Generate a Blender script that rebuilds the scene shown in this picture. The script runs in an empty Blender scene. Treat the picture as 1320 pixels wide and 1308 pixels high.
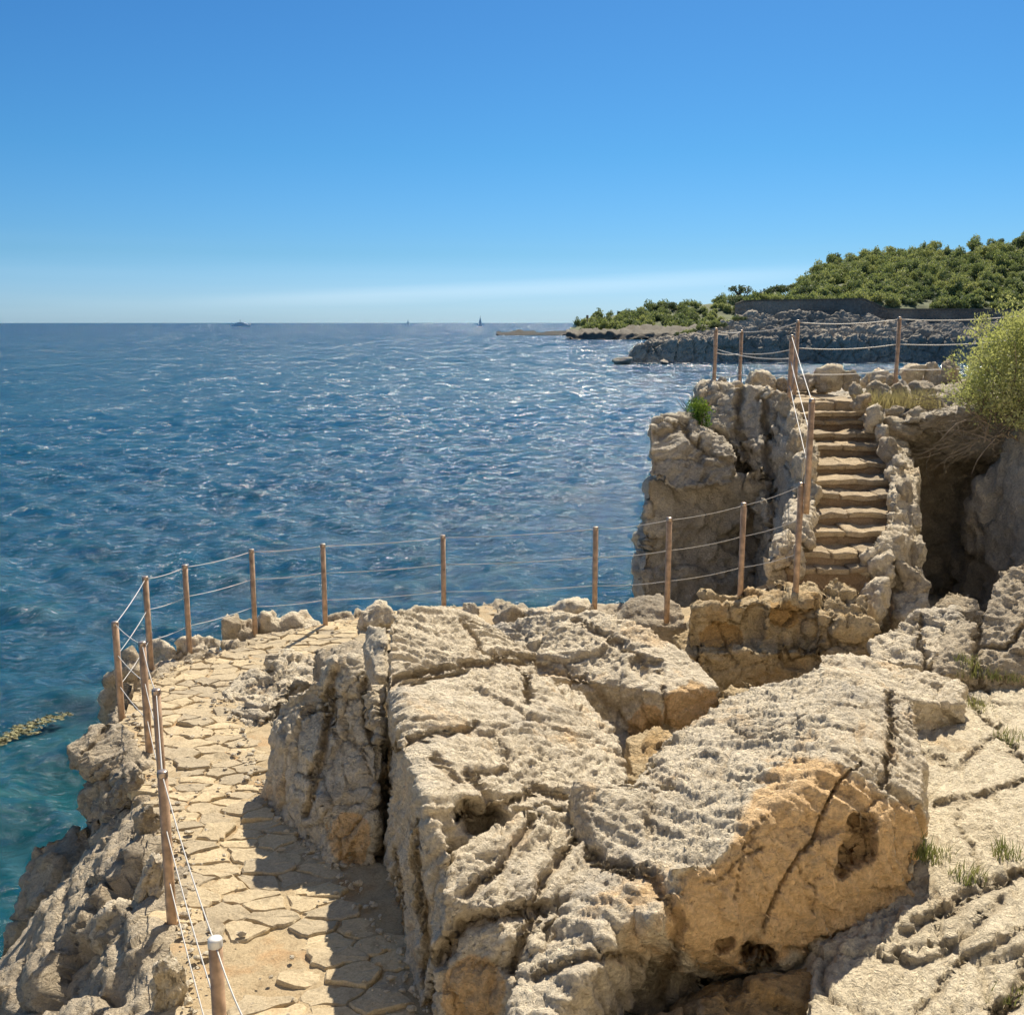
import bpy, bmesh, math, random
import numpy as np
from mathutils import Vector, Matrix
from math import sin, cos, pi, radians

S = bpy.context.scene
COL = S.collection

# ------------------------------------------------------------------ camera
CAMZ = 3.9
F = 1320.0
PITCH = math.atan(238.0 / F)
cam = bpy.data.cameras.new('camera')
cam.sensor_width = 36.0
cam.sensor_fit = 'HORIZONTAL'
cam.lens = 36.0
cam.clip_start = 0.05
cam.clip_end = 60000.0
camo = bpy.data.objects.new('camera', cam)
COL.objects.link(camo)
camo.location = (0, 0, CAMZ)
camo.rotation_euler = (pi / 2 - PITCH, 0, 0)
S.camera = camo

# ------------------------------------------------------------------ light
SUN_AZ = radians(17.5)      # clockwise from +Y (forward) towards +X
SUN_EL = radians(46)
world = bpy.data.worlds.new('World')
S.world = world
world.use_nodes = True
wn = world.node_tree.nodes
wl = world.node_tree.links
bg = wn['Background']
sky = wn.new('ShaderNodeTexSky')
sky.sky_type = 'NISHITA'
sky.sun_disc = False
sky.sun_elevation = SUN_EL
sky.sun_rotation = SUN_AZ
sky.air_density = 1.0
sky.dust_density = 0.4
sky.ozone_density = 3.0
sky.altitude = 0
bg.inputs['Strength'].default_value = 0.070
# colour grading of the clear sky by height above the horizon
gtc = wn.new('ShaderNodeTexCoord'); gsx = wn.new('ShaderNodeSeparateXYZ'); wl.new(gtc.outputs['Generated'], gsx.inputs[0])
ramp = wn.new('ShaderNodeValToRGB'); wl.new(gsx.outputs['Z'], ramp.inputs[0])
GR = [(0.0, (.49, .80, 1.34)), (.03, (.44, .74, 1.22)), (.063, (.33, .645, 1.0)), (.153, (.245, .62, .93)), (.29, (.225, .58, .90)), (.75, (.95, 1.0, 1.0))]
while len(ramp.color_ramp.elements) < len(GR): ramp.color_ramp.elements.new(.5)
for e_, (z_, c_) in zip(ramp.color_ramp.elements, GR):
    e_.position = z_; e_.color = (c_[0] / 1.5, c_[1] / 1.5, c_[2] / 1.5, 1)
gs = wn.new('ShaderNodeVectorMath'); gs.operation = 'SCALE'; gs.inputs['Scale'].default_value = 1.5
wl.new(ramp.outputs[0], gs.inputs[0])
sat = wn.new('ShaderNodeVectorMath'); sat.operation = 'MULTIPLY'
wl.new(sky.outputs[0], sat.inputs[0]); wl.new(gs.outputs[0], sat.inputs[1])
# faint bank of thin cloud low over the horizon
tc = wn.new('ShaderNodeTexCoord')
mp = wn.new('ShaderNodeMapping')
mp.inputs['Scale'].default_value = (1.2, 1.2, 34)
nz = wn.new('ShaderNodeTexNoise')
nz.inputs['Scale'].default_value = 1.7
nz.inputs['Detail'].default_value = 6
sx = wn.new('ShaderNodeSeparateXYZ')
wl.new(tc.outputs['Generated'], mp.inputs[0])
wl.new(mp.outputs[0], nz.inputs[0])
wl.new(tc.outputs['Generated'], sx.inputs[0])
band = wn.new('ShaderNodeMapRange')
band.inputs['From Min'].default_value = 0.085
band.inputs['From Max'].default_value = 0.0
wl.new(sx.outputs['Z'], band.inputs[0])
nr = wn.new('ShaderNodeMapRange')
nr.inputs['From Min'].default_value = 0.42
nr.inputs['From Max'].default_value = 0.75
nr.inputs['To Max'].default_value = 0.10
wl.new(nz.outputs[0], nr.inputs[0])
mu = wn.new('ShaderNodeMath'); mu.operation = 'MULTIPLY'
wl.new(band.outputs[0], mu.inputs[0]); wl.new(nr.outputs[0], mu.inputs[1])
# one long thin streak of cirrus lying low over the sea
def wm(op, a, b, c=None):
    n = wn.new('ShaderNodeMath'); n.operation = op
    for i, x in enumerate((a, b, c)):
        if x is None: continue
        if isinstance(x, (int, float)): n.inputs[i].default_value = x
        else: wl.new(x, n.inputs[i])
    return n.outputs[0]
def wmap(x, a, b, c=0.0, d=1.0):
    n = wn.new('ShaderNodeMapRange'); n.interpolation_type = 'SMOOTHSTEP'
    for k_, q in zip(('From Min', 'From Max', 'To Min', 'To Max'), (a, b, c, d)): n.inputs[k_].default_value = q
    wl.new(x, n.inputs[0]); return n.outputs[0]
z0_ = wm('MULTIPLY_ADD', sx.outputs['X'], .05, .031)
dz_ = wm('ABSOLUTE', wm('SUBTRACT', wm('SUBTRACT', sx.outputs['Z'], z0_), wm('MULTIPLY', wm('SUBTRACT', nz.outputs[0], .5), .012)), 0)
streak = wm('MULTIPLY', wm('MULTIPLY', wmap(dz_, .013, .0), wmap(wm('ABSOLUTE', sx.outputs['X'], 0), .42, .12)), wm('MULTIPLY', wmap(sx.outputs['Y'], 0, .3), .20))
mtot = wm('MAXIMUM', mu.outputs[0], streak)
mxs = wn.new('ShaderNodeMix'); mxs.data_type = 'RGBA'
wl.new(mtot, mxs.inputs['Factor'])
wl.new(sat.outputs[0], mxs.inputs['A'])
mxs.inputs['B'].default_value = (9.5, 11.0, 12.0, 1)
wl.new(mxs.outputs['Result'], bg.inputs['Color'])

sun = bpy.data.lights.new('sun', 'SUN')
sun.energy = 5.0
sun.angle = radians(0.5)
sun.color = (1.0, 0.90, 0.73)
suno = bpy.data.objects.new('sun', sun)
COL.objects.link(suno)
sd = Vector((sin(SUN_AZ) * cos(SUN_EL), cos(SUN_AZ) * cos(SUN_EL), sin(SUN_EL)))
suno.rotation_euler = sd.to_track_quat('Z', 'Y').to_euler()
suno.location = (20, 40, 60)

S.view_settings.view_transform = 'Standard'
S.view_settings.look = 'None'
S.view_settings.gamma = 1
S.view_settings.exposure = 0.52

SEA = -5.0

# ------------------------------------------------------------------ geometry helpers
CP, SP = cos(PITCH), sin(PITCH)

def W(px, py, d):
    """world point seen at photo pixel (px, py) at forward distance d"""
    u = (px - 660) / F
    v = (654 - py) / F
    dy = CP + v * SP
    dz = -SP + v * CP
    t = d / dy
    return Vector((u * t, d, CAMZ + dz * t))

def WZ(px, py, z):
    u = (px - 660) / F
    v = (654 - py) / F
    dy = CP + v * SP
    dz = -SP + v * CP
    t = (z - CAMZ) / dz
    return Vector((u * t, dy * t, z))

def project(v):
    """vertices (N,3) -> photo pixels and depth"""
    y = v[:, 1]; z = v[:, 2] - CAMZ
    dep = y * CP - z * SP
    up = y * SP + z * CP
    return 660 + F * v[:, 0] / dep, 654 - F * up / dep, dep

def _hash(ix, iy, iz, s):
    h = (ix.astype(np.uint32) * np.uint32(0x8da6b343)) ^ (iy.astype(np.uint32) * np.uint32(0xd8163841)) ^ \
        (iz.astype(np.uint32) * np.uint32(0xcb1ab31f)) ^ np.uint32((s * 0x9e3779b1) & 0xffffffff)
    h ^= h >> np.uint32(15); h *= np.uint32(0x2c1b3c6d)
    h ^= h >> np.uint32(12); h *= np.uint32(0x297a2d39)
    h ^= h >> np.uint32(15)
    return h

def noise(p, seed=0):
    """gradient noise, p (N,3) float32 -> about -1..1"""
    p = p.astype(np.float32)
    f0 = np.floor(p)
    i = f0.astype(np.int32)
    f = p - f0
    u = f * f * f * (f * (f * 6 - 15) + 10)
    res = np.zeros(len(p), np.float32)
    for dx in (0, 1):
        wx = u[:, 0] if dx else 1 - u[:, 0]
        for dy in (0, 1):
            wy = u[:, 1] if dy else 1 - u[:, 1]
            for dz in (0, 1):
                wz = u[:, 2] if dz else 1 - u[:, 2]
                h = _hash(i[:, 0] + dx, i[:, 1] + dy, i[:, 2] + dz, seed)
                gx = (h & np.uint32(1023)).astype(np.float32) / 511.5 - 1
                gy = ((h >> np.uint32(10)) & np.uint32(1023)).astype(np.float32) / 511.5 - 1
                gz = ((h >> np.uint32(20)) & np.uint32(1023)).astype(np.float32) / 511.5 - 1
                res += wx * wy * wz * (gx * (f[:, 0] - dx) + gy * (f[:, 1] - dy) + gz * (f[:, 2] - dz))
    return res * 1.3

def fbm(p, seed, octs=4, gain=.5, ridged=False):
    a = 1.0; r = np.zeros(len(p), np.float32); t = 0
    q = p.astype(np.float32).copy()
    for o in range(octs):
        n = noise(q, seed + o * 7)
        if ridged: n = 1 - 2 * np.abs(n) * 1.4
        r += a * n; t += a; a *= gain
        q = q * 2.03 + 17.3
    return r / t

def voronoi(p, seed=0):
    """returns F1, F2-F1, random per cell"""
    p = p.astype(np.float32)
    i = np.floor(p).astype(np.int32); f = p - i
    d1 = np.full(len(p), 9, np.float32); d2 = d1.copy(); c = np.zeros(len(p), np.float32)
    for dx in (-1, 0, 1):
        for dy in (-1, 0, 1):
            for dz in (-1, 0, 1):
                h = _hash(i[:, 0] + dx, i[:, 1] + dy, i[:, 2] + dz, seed)
                x = dx + (h & np.uint32(1023)).astype(np.float32) / 1023 - f[:, 0]
                y = dy + ((h >> np.uint32(10)) & np.uint32(1023)).astype(np.float32) / 1023 - f[:, 1]
                z = dz + ((h >> np.uint32(20)) & np.uint32(1023)).astype(np.float32) / 1023 - f[:, 2]
                d = np.sqrt(x * x + y * y + z * z)
                m = d < d1
                d2 = np.where(m, d1, np.minimum(d2, d))
                r = ((h * np.uint32(2654435761)) >> np.uint32(8)).astype(np.float32) / 16777216.0
                c = np.where(m, r, c)
                d1 = np.where(m, d, d1)
    return d1, d2 - d1, c

def get_vn(me):
    n = len(me.vertices)
    v = np.empty(n * 3, np.float32); me.vertices.foreach_get('co', v)
    nn = np.empty(n * 3, np.float32); me.vertex_normals.foreach_get('vector', nn)
    return v.reshape(-1, 3), nn.reshape(-1, 3)

def set_v(me, v):
    me.vertices.foreach_set('co', v.astype(np.float32).ravel()); me.update()

def set_attr(me, name, a):
    at = me.attributes.new(name, 'FLOAT', 'POINT')
    at.data.foreach_set('value', np.clip(a, 0, 1).astype(np.float32))

def smooth(me, flag=True):
    me.polygons.foreach_set('use_smooth', np.full(len(me.polygons), flag)); me.update()

def hull_bm(bm, pts):
    vs = [bm.verts.new(p) for p in pts]
    r = bmesh.ops.convex_hull(bm, input=vs)
    junk = [e for e in r['geom_interior'] + r['geom_unused'] if isinstance(e, bmesh.types.BMVert)]
    junk = list({v for v in junk if v.is_valid})
    if junk: bmesh.ops.delete(bm, geom=junk, context='VERTS')

def remesh(hulls, vox):
    bm = bmesh.new()
    for h in hulls:
        b = bmesh.new(); hull_bm(b, h)
        bmesh.ops.recalc_face_normals(b, faces=b.faces)
        m = bpy.data.meshes.new('t'); b.to_mesh(m); b.free()
        bm.from_mesh(m); bpy.data.meshes.remove(m)
    me = bpy.data.meshes.new('hull'); bm.to_mesh(me); bm.free()
    ob = bpy.data.objects.new('hull', me); COL.objects.link(ob)
    md = ob.modifiers.new('r', 'REMESH'); md.mode = 'VOXEL'; md.voxel_size = vox; md.adaptivity = 0
    dg = bpy.context.evaluated_depsgraph_get()
    out = bpy.data.meshes.new_from_object(ob.evaluated_get(dg))
    bpy.data.objects.remove(ob); bpy.data.meshes.remove(me)
    return out

def link(name, me, parent=None, mat=None):
    o = bpy.data.objects.new(name, me); COL.objects.link(o)
    if parent is not None: o.parent = parent
    if mat is not None and me is not None:
        me.materials.clear(); me.materials.append(mat)
    return o

def tag(o, label=None, cat=None, group=None, kind=None):
    if label: o['label'] = label
    if cat: o['category'] = cat
    if group: o['group'] = group
    if kind: o['kind'] = kind
    return o

def empty(name, loc, label=None, cat=None, group=None):
    o = bpy.data.objects.new(name, None); COL.objects.link(o); o.location = loc
    o.empty_display_size = .2
    return tag(o, label, cat, group)

def rebase(o):
    """put the origin of a mesh object at the bottom centre of its mesh"""
    me = o.data; v, _ = get_vn(me)
    c = np.array([(v[:, 0].min() + v[:, 0].max()) / 2, (v[:, 1].min() + v[:, 1].max()) / 2, v[:, 2].min()], np.float32)
    set_v(me, v - c); o.location = [float(x) for x in c]
    if o.parent is not None: o.location = Vector(o.location) - o.parent.location

# ------------------------------------------------------------------ materials
def nt(name):
    m = bpy.data.materials.new(name); m.use_nodes = True
    t = m.node_tree; b = t.nodes['Principled BSDF']
    return m, t, b

def N(t, typ, **kw):
    n = t.nodes.new(typ)
    for k, v in kw.items():
        if k in ('operation', 'data_type', 'blend_type', 'attribute_name', 'feature', 'distance', 'noise_type', 'interpolation_type', 'wave_type'):
            setattr(n, k, v)
        else:
            n.inputs[k.replace('_', ' ')].default_value = v
    return n

def mapr(t, src, a, b, c=0, d=1):
    n = t.nodes.new('ShaderNodeMapRange')
    n.inputs['From Min'].default_value = a; n.inputs['From Max'].default_value = b
    n.inputs['To Min'].default_value = c; n.inputs['To Max'].default_value = d
    t.links.new(src, n.inputs[0]); return n.outputs[0]

def mix(t, fac, a, b, mode='MIX'):
    n = t.nodes.new('ShaderNodeMix'); n.data_type = 'RGBA'; n.blend_type = mode
    for s, x in (('Factor', fac), ('A', a), ('B', b)):
        if isinstance(x, (int, float)): n.inputs[s].default_value = x
        elif isinstance(x, tuple): n.inputs[s].default_value = (*x, 1) if len(x) == 3 else x
        else: t.links.new(x, n.inputs[s])
    return n.outputs['Result']

def math2(t, op, a, b):
    n = t.nodes.new('ShaderNodeMath'); n.operation = op
    for i, x in enumerate((a, b)):
        if isinstance(x, (int, float)): n.inputs[i].default_value = x
        else: t.links.new(x, n.inputs[i])
    return n.outputs[0]

def rock_mat(name, light, grey, ochre, grey_amt=.5, ochre_amt=.5, scale=1.0, bump=1.0):
    m, t, b = nt(name)
    geo = t.nodes.new('ShaderNodeNewGeometry').outputs['Position']
    def noi(s, det=8, rough=.6, dist=0.0, vec=geo):
        n = t.nodes.new('ShaderNodeTexNoise'); n.inputs['Scale'].default_value = s * scale
        n.inputs['Detail'].default_value = det; n.inputs['Roughness'].default_value = rough
        n.inputs['Distortion'].default_value = dist
        t.links.new(vec, n.inputs['Vector']); return n.outputs[0]
    big = noi(.9, 5); mid = noi(5, 8, .65, .3); fine = noi(38, 6, .7); vf = noi(150, 4, .7)
    col = mix(t, mapr(t, big, .66 - grey_amt * .25, .84 - grey_amt * .25), light, grey)
    om = t.nodes.new('ShaderNodeAttribute'); om.attribute_name = 'ochre'
    of = math2(t, 'MAXIMUM', math2(t, 'MULTIPLY', mapr(t, noi(1.7, 6, .6, .5), .68 - .22 * ochre_amt, .80 - .2 * ochre_amt), .8),
               mapr(t, math2(t, 'ADD', om.outputs['Fac'], math2(t, 'MULTIPLY', math2(t, 'SUBTRACT', mid, .5), .8)), .35, .65))
    col = mix(t, of, col, ochre)
    # lichen speckle and mineral mottling
    dk = mapr(t, mid, .53, .70)
    col = mix(t, math2(t, 'MULTIPLY', dk, .55), col, (grey[0] * .52, grey[1] * .48, grey[2] * .44))
    col = mix(t, mapr(t, fine, .35, .75), mix(t, 1.0, col, (.78, .76, .73), 'MULTIPLY'), mix(t, 1.0, col, (1.25, 1.24, 1.2), 'MULTIPLY'))
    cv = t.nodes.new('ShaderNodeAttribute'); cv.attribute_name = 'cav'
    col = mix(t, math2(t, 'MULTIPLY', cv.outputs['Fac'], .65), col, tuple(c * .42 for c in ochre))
    t.links.new(col, b.inputs['Base Color'])
    b.inputs['Roughness'].default_value = .92
    b.inputs['Specular IOR Level'].default_value = .25
    # relief
    vo = t.nodes.new('ShaderNodeTexVoronoi'); vo.inputs['Scale'].default_value = 26 * scale
    wv = t.nodes.new('ShaderNodeVectorMath'); wv.operation = 'ADD'
    nc = t.nodes.new('ShaderNodeTexNoise'); nc.inputs['Scale'].default_value = 9 * scale; nc.inputs['Detail'].default_value = 4
    t.links.new(geo, nc.inputs['Vector'])
    sc = t.nodes.new('ShaderNodeVectorMath'); sc.operation = 'SCALE'; sc.inputs['Scale'].default_value = .16 / scale
    t.links.new(nc.outputs['Color'], sc.inputs[0]); t.links.new(geo, wv.inputs[0]); t.links.new(sc.outputs[0], wv.inputs[1])
    t.links.new(wv.outputs[0], vo.inputs['Vector'])
    h = math2(t, 'ADD', math2(t, 'MULTIPLY', vo.outputs['Distance'], .55), math2(t, 'MULTIPLY', fine, .8))
    h = math2(t, 'ADD', h, math2(t, 'MULTIPLY', vf, .3))
    h = math2(t, 'ADD', h, math2(t, 'MULTIPLY', mid, 1.6))
    # fine bedding lines, dipping gently
    ml = t.nodes.new('ShaderNodeMapping'); ml.inputs['Rotation'].default_value = (.5, -.45, .4); ml.inputs['Scale'].default_value = (3, 3, 17)
    t.links.new(wv.outputs[0], ml.inputs[0])
    bl = t.nodes.new('ShaderNodeTexNoise'); bl.inputs['Scale'].default_value = 1.6 * scale; bl.inputs['Detail'].default_value = 7; bl.inputs['Roughness'].default_value = .65
    t.links.new(ml.outputs[0], bl.inputs['Vector'])
    rg = math2(t, 'ABSOLUTE', math2(t, 'SUBTRACT', bl.outputs[0], .5), 0)
    h = math2(t, 'ADD', h, math2(t, 'MULTIPLY', rg, 4.0))
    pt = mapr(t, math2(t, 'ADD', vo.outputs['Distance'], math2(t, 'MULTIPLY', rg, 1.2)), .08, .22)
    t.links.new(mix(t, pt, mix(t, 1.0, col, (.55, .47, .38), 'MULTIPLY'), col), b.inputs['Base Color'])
    bp = t.nodes.new('ShaderNodeBump'); bp.inputs['Strength'].default_value = min(1, .9 * bump)
    bp.inputs['Distance'].default_value = .028 / scale * bump
    t.links.new(h, bp.inputs['Height']); t.links.new(bp.outputs[0], b.inputs['Normal'])
    return m

M_LIME = rock_mat('limestone_pale', (.86, .76, .60), (.60, .555, .49), (.92, .65, .37), .45, .45)
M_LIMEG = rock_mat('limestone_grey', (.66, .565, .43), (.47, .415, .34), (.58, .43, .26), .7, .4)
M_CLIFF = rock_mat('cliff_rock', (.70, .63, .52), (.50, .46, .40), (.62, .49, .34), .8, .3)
M_OCHRE = rock_mat('limestone_ochre', (.70, .56, .36), (.54, .43, .28), (.62, .41, .19), .5, .7)
M_SLAB = rock_mat('limestone_slab', (.86, .76, .58), (.68, .60, .46), (.68, .51, .31), .4, .4)
M_PAVE = rock_mat('flagstone', (.59, .50, .355), (.47, .405, .30), (.53, .40, .25), .4, .35, 1.5, .5)
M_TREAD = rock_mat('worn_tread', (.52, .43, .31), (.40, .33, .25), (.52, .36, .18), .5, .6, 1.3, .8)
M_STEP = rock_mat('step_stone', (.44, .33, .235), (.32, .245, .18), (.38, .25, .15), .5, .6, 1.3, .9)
M_EARTH = rock_mat('path_earth', (.50, .40, .26), (.42, .32, .20), (.50, .33, .18), .5, .8, 1.8, .6)
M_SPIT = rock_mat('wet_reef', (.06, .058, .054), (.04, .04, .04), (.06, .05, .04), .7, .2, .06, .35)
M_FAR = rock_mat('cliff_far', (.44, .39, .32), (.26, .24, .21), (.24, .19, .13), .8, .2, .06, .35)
M_SHORE = rock_mat('shore_rock', (.17, .155, .13), (.12, .11, .10), (.17, .14, .10), .6, .2, .06, .35)  # brown-grey rock of the far shore and the wall coping

def simple(name, col, rough=.6, metal=0.0, vary=0.0, vscale=8, spec=.5):
    m, t, b = nt(name)
    b.inputs['Base Color'].default_value = (*col, 1); b.inputs['Roughness'].default_value = rough
    b.inputs['Metallic'].default_value = metal; b.inputs['Specular IOR Level'].default_value = spec
    if vary:
        n = t.nodes.new('ShaderNodeTexNoise'); n.inputs['Scale'].default_value = vscale; n.inputs['Detail'].default_value = 6
        g = t.nodes.new('ShaderNodeNewGeometry'); t.links.new(g.outputs['Position'], n.inputs['Vector'])
        c = mix(t, mapr(t, n.outputs[0], .3, .7), tuple(x * (1 - vary) for x in col), tuple(min(1, x * (1 + vary)) for x in col))
        t.links.new(c, b.inputs['Base Color'])
    return m

M_POST = simple('weathered_post', (.44, .29, .18), .5, .1, .4, 14)
M_CAP = simple('post_cap', (.40, .31, .25), .35, .7, .3, 30)
M_CAPB = simple('bare_steel_cap', (.72, .70, .66), .5, .3, .15, 30)
M_CABLE = simple('steel_cable', (.55, .53, .50), .5, .1)
M_WHITE = simple('white_paint', (.9, .9, .9), .4)
M_GLASSD = simple('dark_glass', (.03, .04, .05), .1)
M_SAIL = simple('sail_cloth', (.75, .76, .76), .8)
M_TRUNK = simple('pine_bark', (.10, .07, .05), .9, 0, .3, 4)

def leaf_mat(name, a, bcol, trans=.35, scale=1.0):
    m, t, b = nt(name)
    n = t.nodes.new('ShaderNodeTexNoise'); n.inputs['Scale'].default_value = scale; n.inputs['Detail'].default_value = 4
    g = t.nodes.new('ShaderNodeNewGeometry'); t.links.new(g.outputs['Position'], n.inputs['Vector'])
    c = mix(t, mapr(t, n.outputs[0], .35, .65), a, bcol)
    t.links.new(c, b.inputs['Base Color']); b.inputs['Roughness'].default_value = .65
    b.inputs['Specular IOR Level'].default_value = .2
    tr = t.nodes.new('ShaderNodeBsdfTranslucent'); t.links.new(mix(t, 1.0, c, (1.25, 1.3, .8), 'MULTIPLY'), tr.inputs['Color'])
    ms = t.nodes.new('ShaderNodeMixShader'); ms.inputs[0].default_value = trans
    t.links.new(b.outputs[0], ms.inputs[1]); t.links.new(tr.outputs[0], ms.inputs[2])
    t.links.new(ms.outputs[0], t.nodes['Material Output'].inputs['Surface'])
    return m

M_BUSH = leaf_mat('bush_leaves', (.33, .35, .155), (.45, .455, .25), .4, 2.5)
M_BUSH2 = leaf_mat('green_leaves', (.07, .14, .03), (.13, .19, .04), .4, 3)
M_TREE1 = leaf_mat('tree_leaves_mid', (.175, .215, .10), (.27, .30, .145), .3, .08)
M_TREE2 = leaf_mat('tree_leaves_light', (.28, .315, .14), (.38, .39, .19), .3, .08)
M_TREE3 = leaf_mat('tree_leaves_dark', (.115, .15, .08), (.17, .20, .11), .25, .08)
M_DRY = leaf_mat('dry_grass', (.42, .36, .24), (.30, .26, .16), .3, 5)
M_TWIG = simple('dry_twig', (.20, .165, .13), .9, 0, .3, 6)
M_SCRUB = simple('scrub_ground', (.11, .13, .06), .95, 0, .4, .12)

# ------------------------------------------------------------------ rocks
def carve(v, n, cracks, dents, cav, ochre, ochre_regions):
    if not (cracks or dents or ochre_regions): return v
    px, py, dep = project(v)
    view = v - np.array([0, 0, CAMZ], np.float32)
    view /= np.linalg.norm(view, axis=1)[:, None]
    facing = np.clip(-(view * n).sum(1) * 3 + .2, 0, 1)
    jit = noise(v * 5, 91) * 9 + noise(v * 17, 92) * 4
    jit2 = noise(v * 5, 93) * 9 + noise(v * 17, 94) * 4
    qx = px + jit; qy = py + jit2
    off = np.zeros(len(v), np.float32)
    for poly, w, dp in cracks:
        d = np.full(len(v), 1e9, np.float32)
        L = []
        for (x0, y0), (x1, y1) in zip(poly[:-1], poly[1:]):
            ex, ey = x1 - x0, y1 - y0; l2 = ex * ex + ey * ey
            tt = np.clip(((qx - x0) * ex + (qy - y0) * ey) / l2, 0, 1)
            d = np.minimum(d, np.hypot(qx - x0 - tt * ex, qy - y0 - tt * ey))
        dm = d * dep / F
        k = np.clip(1 - dm / w, 0, 1)
        k = k * k * (3 - 2 * k) * facing
        off = np.maximum(off, k * dp); np.maximum(cav, k * .8, out=cav)
    for cx, cy, rx, ry, dp, cc in dents:
        r = np.hypot((qx - cx) / rx, (qy - cy) / ry)
        k = np.clip((1 - r) * 2.2, 0, 1); k = k * k * (3 - 2 * k) * facing
        off = np.maximum(off, k * dp) if dp > 0 else off + k * dp
        if cc > 0: np.maximum(cav, k * cc, out=cav)
    for cx, cy, rx, ry in ochre_regions:
        r = np.hypot((qx - cx) / rx, (qy - cy) / ry)
        np.maximum(ochre, np.clip((1.15 - r) * 3, 0, 1) * np.clip(facing * 2, 0, 1), out=ochre)
    return v + (view * .75 - n * .25) * off[:, None]

def rock_mesh(hulls, vox=.03, seed=1, big=.12, block=.10, bs=.55, crack=.05, strata=.03, sdir=(.2, .1, 1), sper=.11,
              pit=.02, pits=9, fine=.008, chip=.024, cracks=(), dents=(), ochre_regions=(), cut=None):
    me = remesh(hulls, vox)
    if cut is not None:      # nothing is ever seen of what lies under the water or the ground
        b_ = bmesh.new(); b_.from_mesh(me)
        bmesh.ops.delete(b_, geom=[q for q in b_.verts if q.co.z < cut], context='VERTS')
        b_.to_mesh(me); b_.free()
    v, n = get_vn(me)
    # rounding / large undulation
    off = fbm(v * .9, seed, 3) * big
    v = v + n * off[:, None]
    set_v(me, v); v, n = get_vn(me)
    warp = np.stack([noise(v * 1.6, seed + 11), noise(v * 1.6, seed + 12), noise(v * 1.6, seed + 13)], 1) * .18
    q = v + warp
    # fractured blocks with random offsets and open joints between them
    F1, E, c = voronoi(q / bs * np.array([1, 1, 1.35], np.float32), seed + 21)
    gate = np.clip(noise(v * .7, seed + 5) * 2.2 + .75, .15, 1)
    jw = np.clip(1 - E / .055, 0, 1)
    off = ((c - .5) * block - jw * crack) * gate
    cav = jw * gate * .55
    F1b, Eb, c2 = voronoi(q / (bs * .36), seed + 22)
    jb = np.clip(1 - Eb / .07, 0, 1)
    off += ((c2 - .5) * block * .32 - jb * crack * .30) * gate
    v = v + n * off[:, None]
    set_v(me, v); v, n = get_vn(me)
    # bedding
    sdv = np.array(sdir, np.float32); sdv /= np.linalg.norm(sdv)
    al = (q * sdv).sum(1)
    qq = (q - sdv * al[:, None]) * 1.6 + sdv * (al / sper)[:, None]
    st = noise(qq, seed + 31) + .5 * noise(qq * 2.1, seed + 32)
    off = st * strata
    cav = np.maximum(cav, np.clip(-st * 1.4 - .62, 0, 1) * .7 * min(1, strata / .03))
    # karst scallops and pits
    wq = q + .05 * np.stack([noise(v * 7, seed + 61), noise(v * 7, seed + 62), noise(v * 7, seed + 63)], 1)
    rq = wq * pits * .8 + sdv * (al * pits * .9)[:, None]
    r1 = 1 - np.abs(noise(rq, seed + 41)) * 2.2
    r2 = 1 - np.abs(noise(rq * 2.17 + 3.1, seed + 42)) * 2.2
    r4 = 1 - np.abs(noise(rq * 4.6 + 7.7, seed + 47)) * 2.2
    pg = np.clip(noise(v * 1.3, seed + 45) * 1.8 + .65, .1, 1)
    off += ((r1 - .45) * pit + (r2 - .45) * pit * .7 * (.4 + .8 * r1) + (r4 - .45) * pit * .35) * pg
    r3 = np.abs(noise(v * pits * 3.6 + 5, seed + 46)) * 2.2
    # angular chips, flattened along the bedding
    ql = q + sdv * (al * 1.2)[:, None]
    F1, E, c3 = voronoi((ql + .03 * np.stack([noise(v * 9, seed + 51), noise(v * 9, seed + 52), noise(v * 9, seed + 53)], 1)) / .15, seed + 54)
    off += (c3 - .5) * chip - np.clip(1 - E / .12, 0, 1) * chip * .35
    F1, E, c4 = voronoi(ql / .06, seed + 55)
    off += (c4 - .5) * chip * .32 * pg
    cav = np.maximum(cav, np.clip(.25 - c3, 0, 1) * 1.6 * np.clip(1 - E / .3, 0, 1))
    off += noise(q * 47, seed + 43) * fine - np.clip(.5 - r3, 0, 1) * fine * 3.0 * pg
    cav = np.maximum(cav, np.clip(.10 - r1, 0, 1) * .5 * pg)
    ochre = np.zeros(len(v), np.float32)
    v = v + n * off[:, None]
    if cracks or dents or ochre_regions:
        set_v(me, v); v, n = get_vn(me)
        v = carve(v, n, cracks, dents, cav, ochre, ochre_regions)
    set_v(me, v)
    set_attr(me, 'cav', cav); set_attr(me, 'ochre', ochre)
    smooth(me)
    return me

def rock(name, label, hulls, mat, cat='rock', parent=None, kind=None, group=None, **kw):
    me = rock_mesh(hulls, **kw)
    me.name = name
    o = link(name, me, parent, mat)
    if parent is None: tag(o, label, cat, group, kind) if kind is None else tag(o, kind=kind)
    rebase(o)
    return o

def drop(pts, z, spread=0.0, c=None):
    """top points plus their footprint at height z"""
    pts = [Vector(p) for p in pts]
    cx = sum(p.x for p in pts) / len(pts); cy = sum(p.y for p in pts) / len(pts)
    return pts + [Vector((p.x + (p.x - cx) * spread, p.y + (p.y - cy) * spread, z)) for p in pts]

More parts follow.
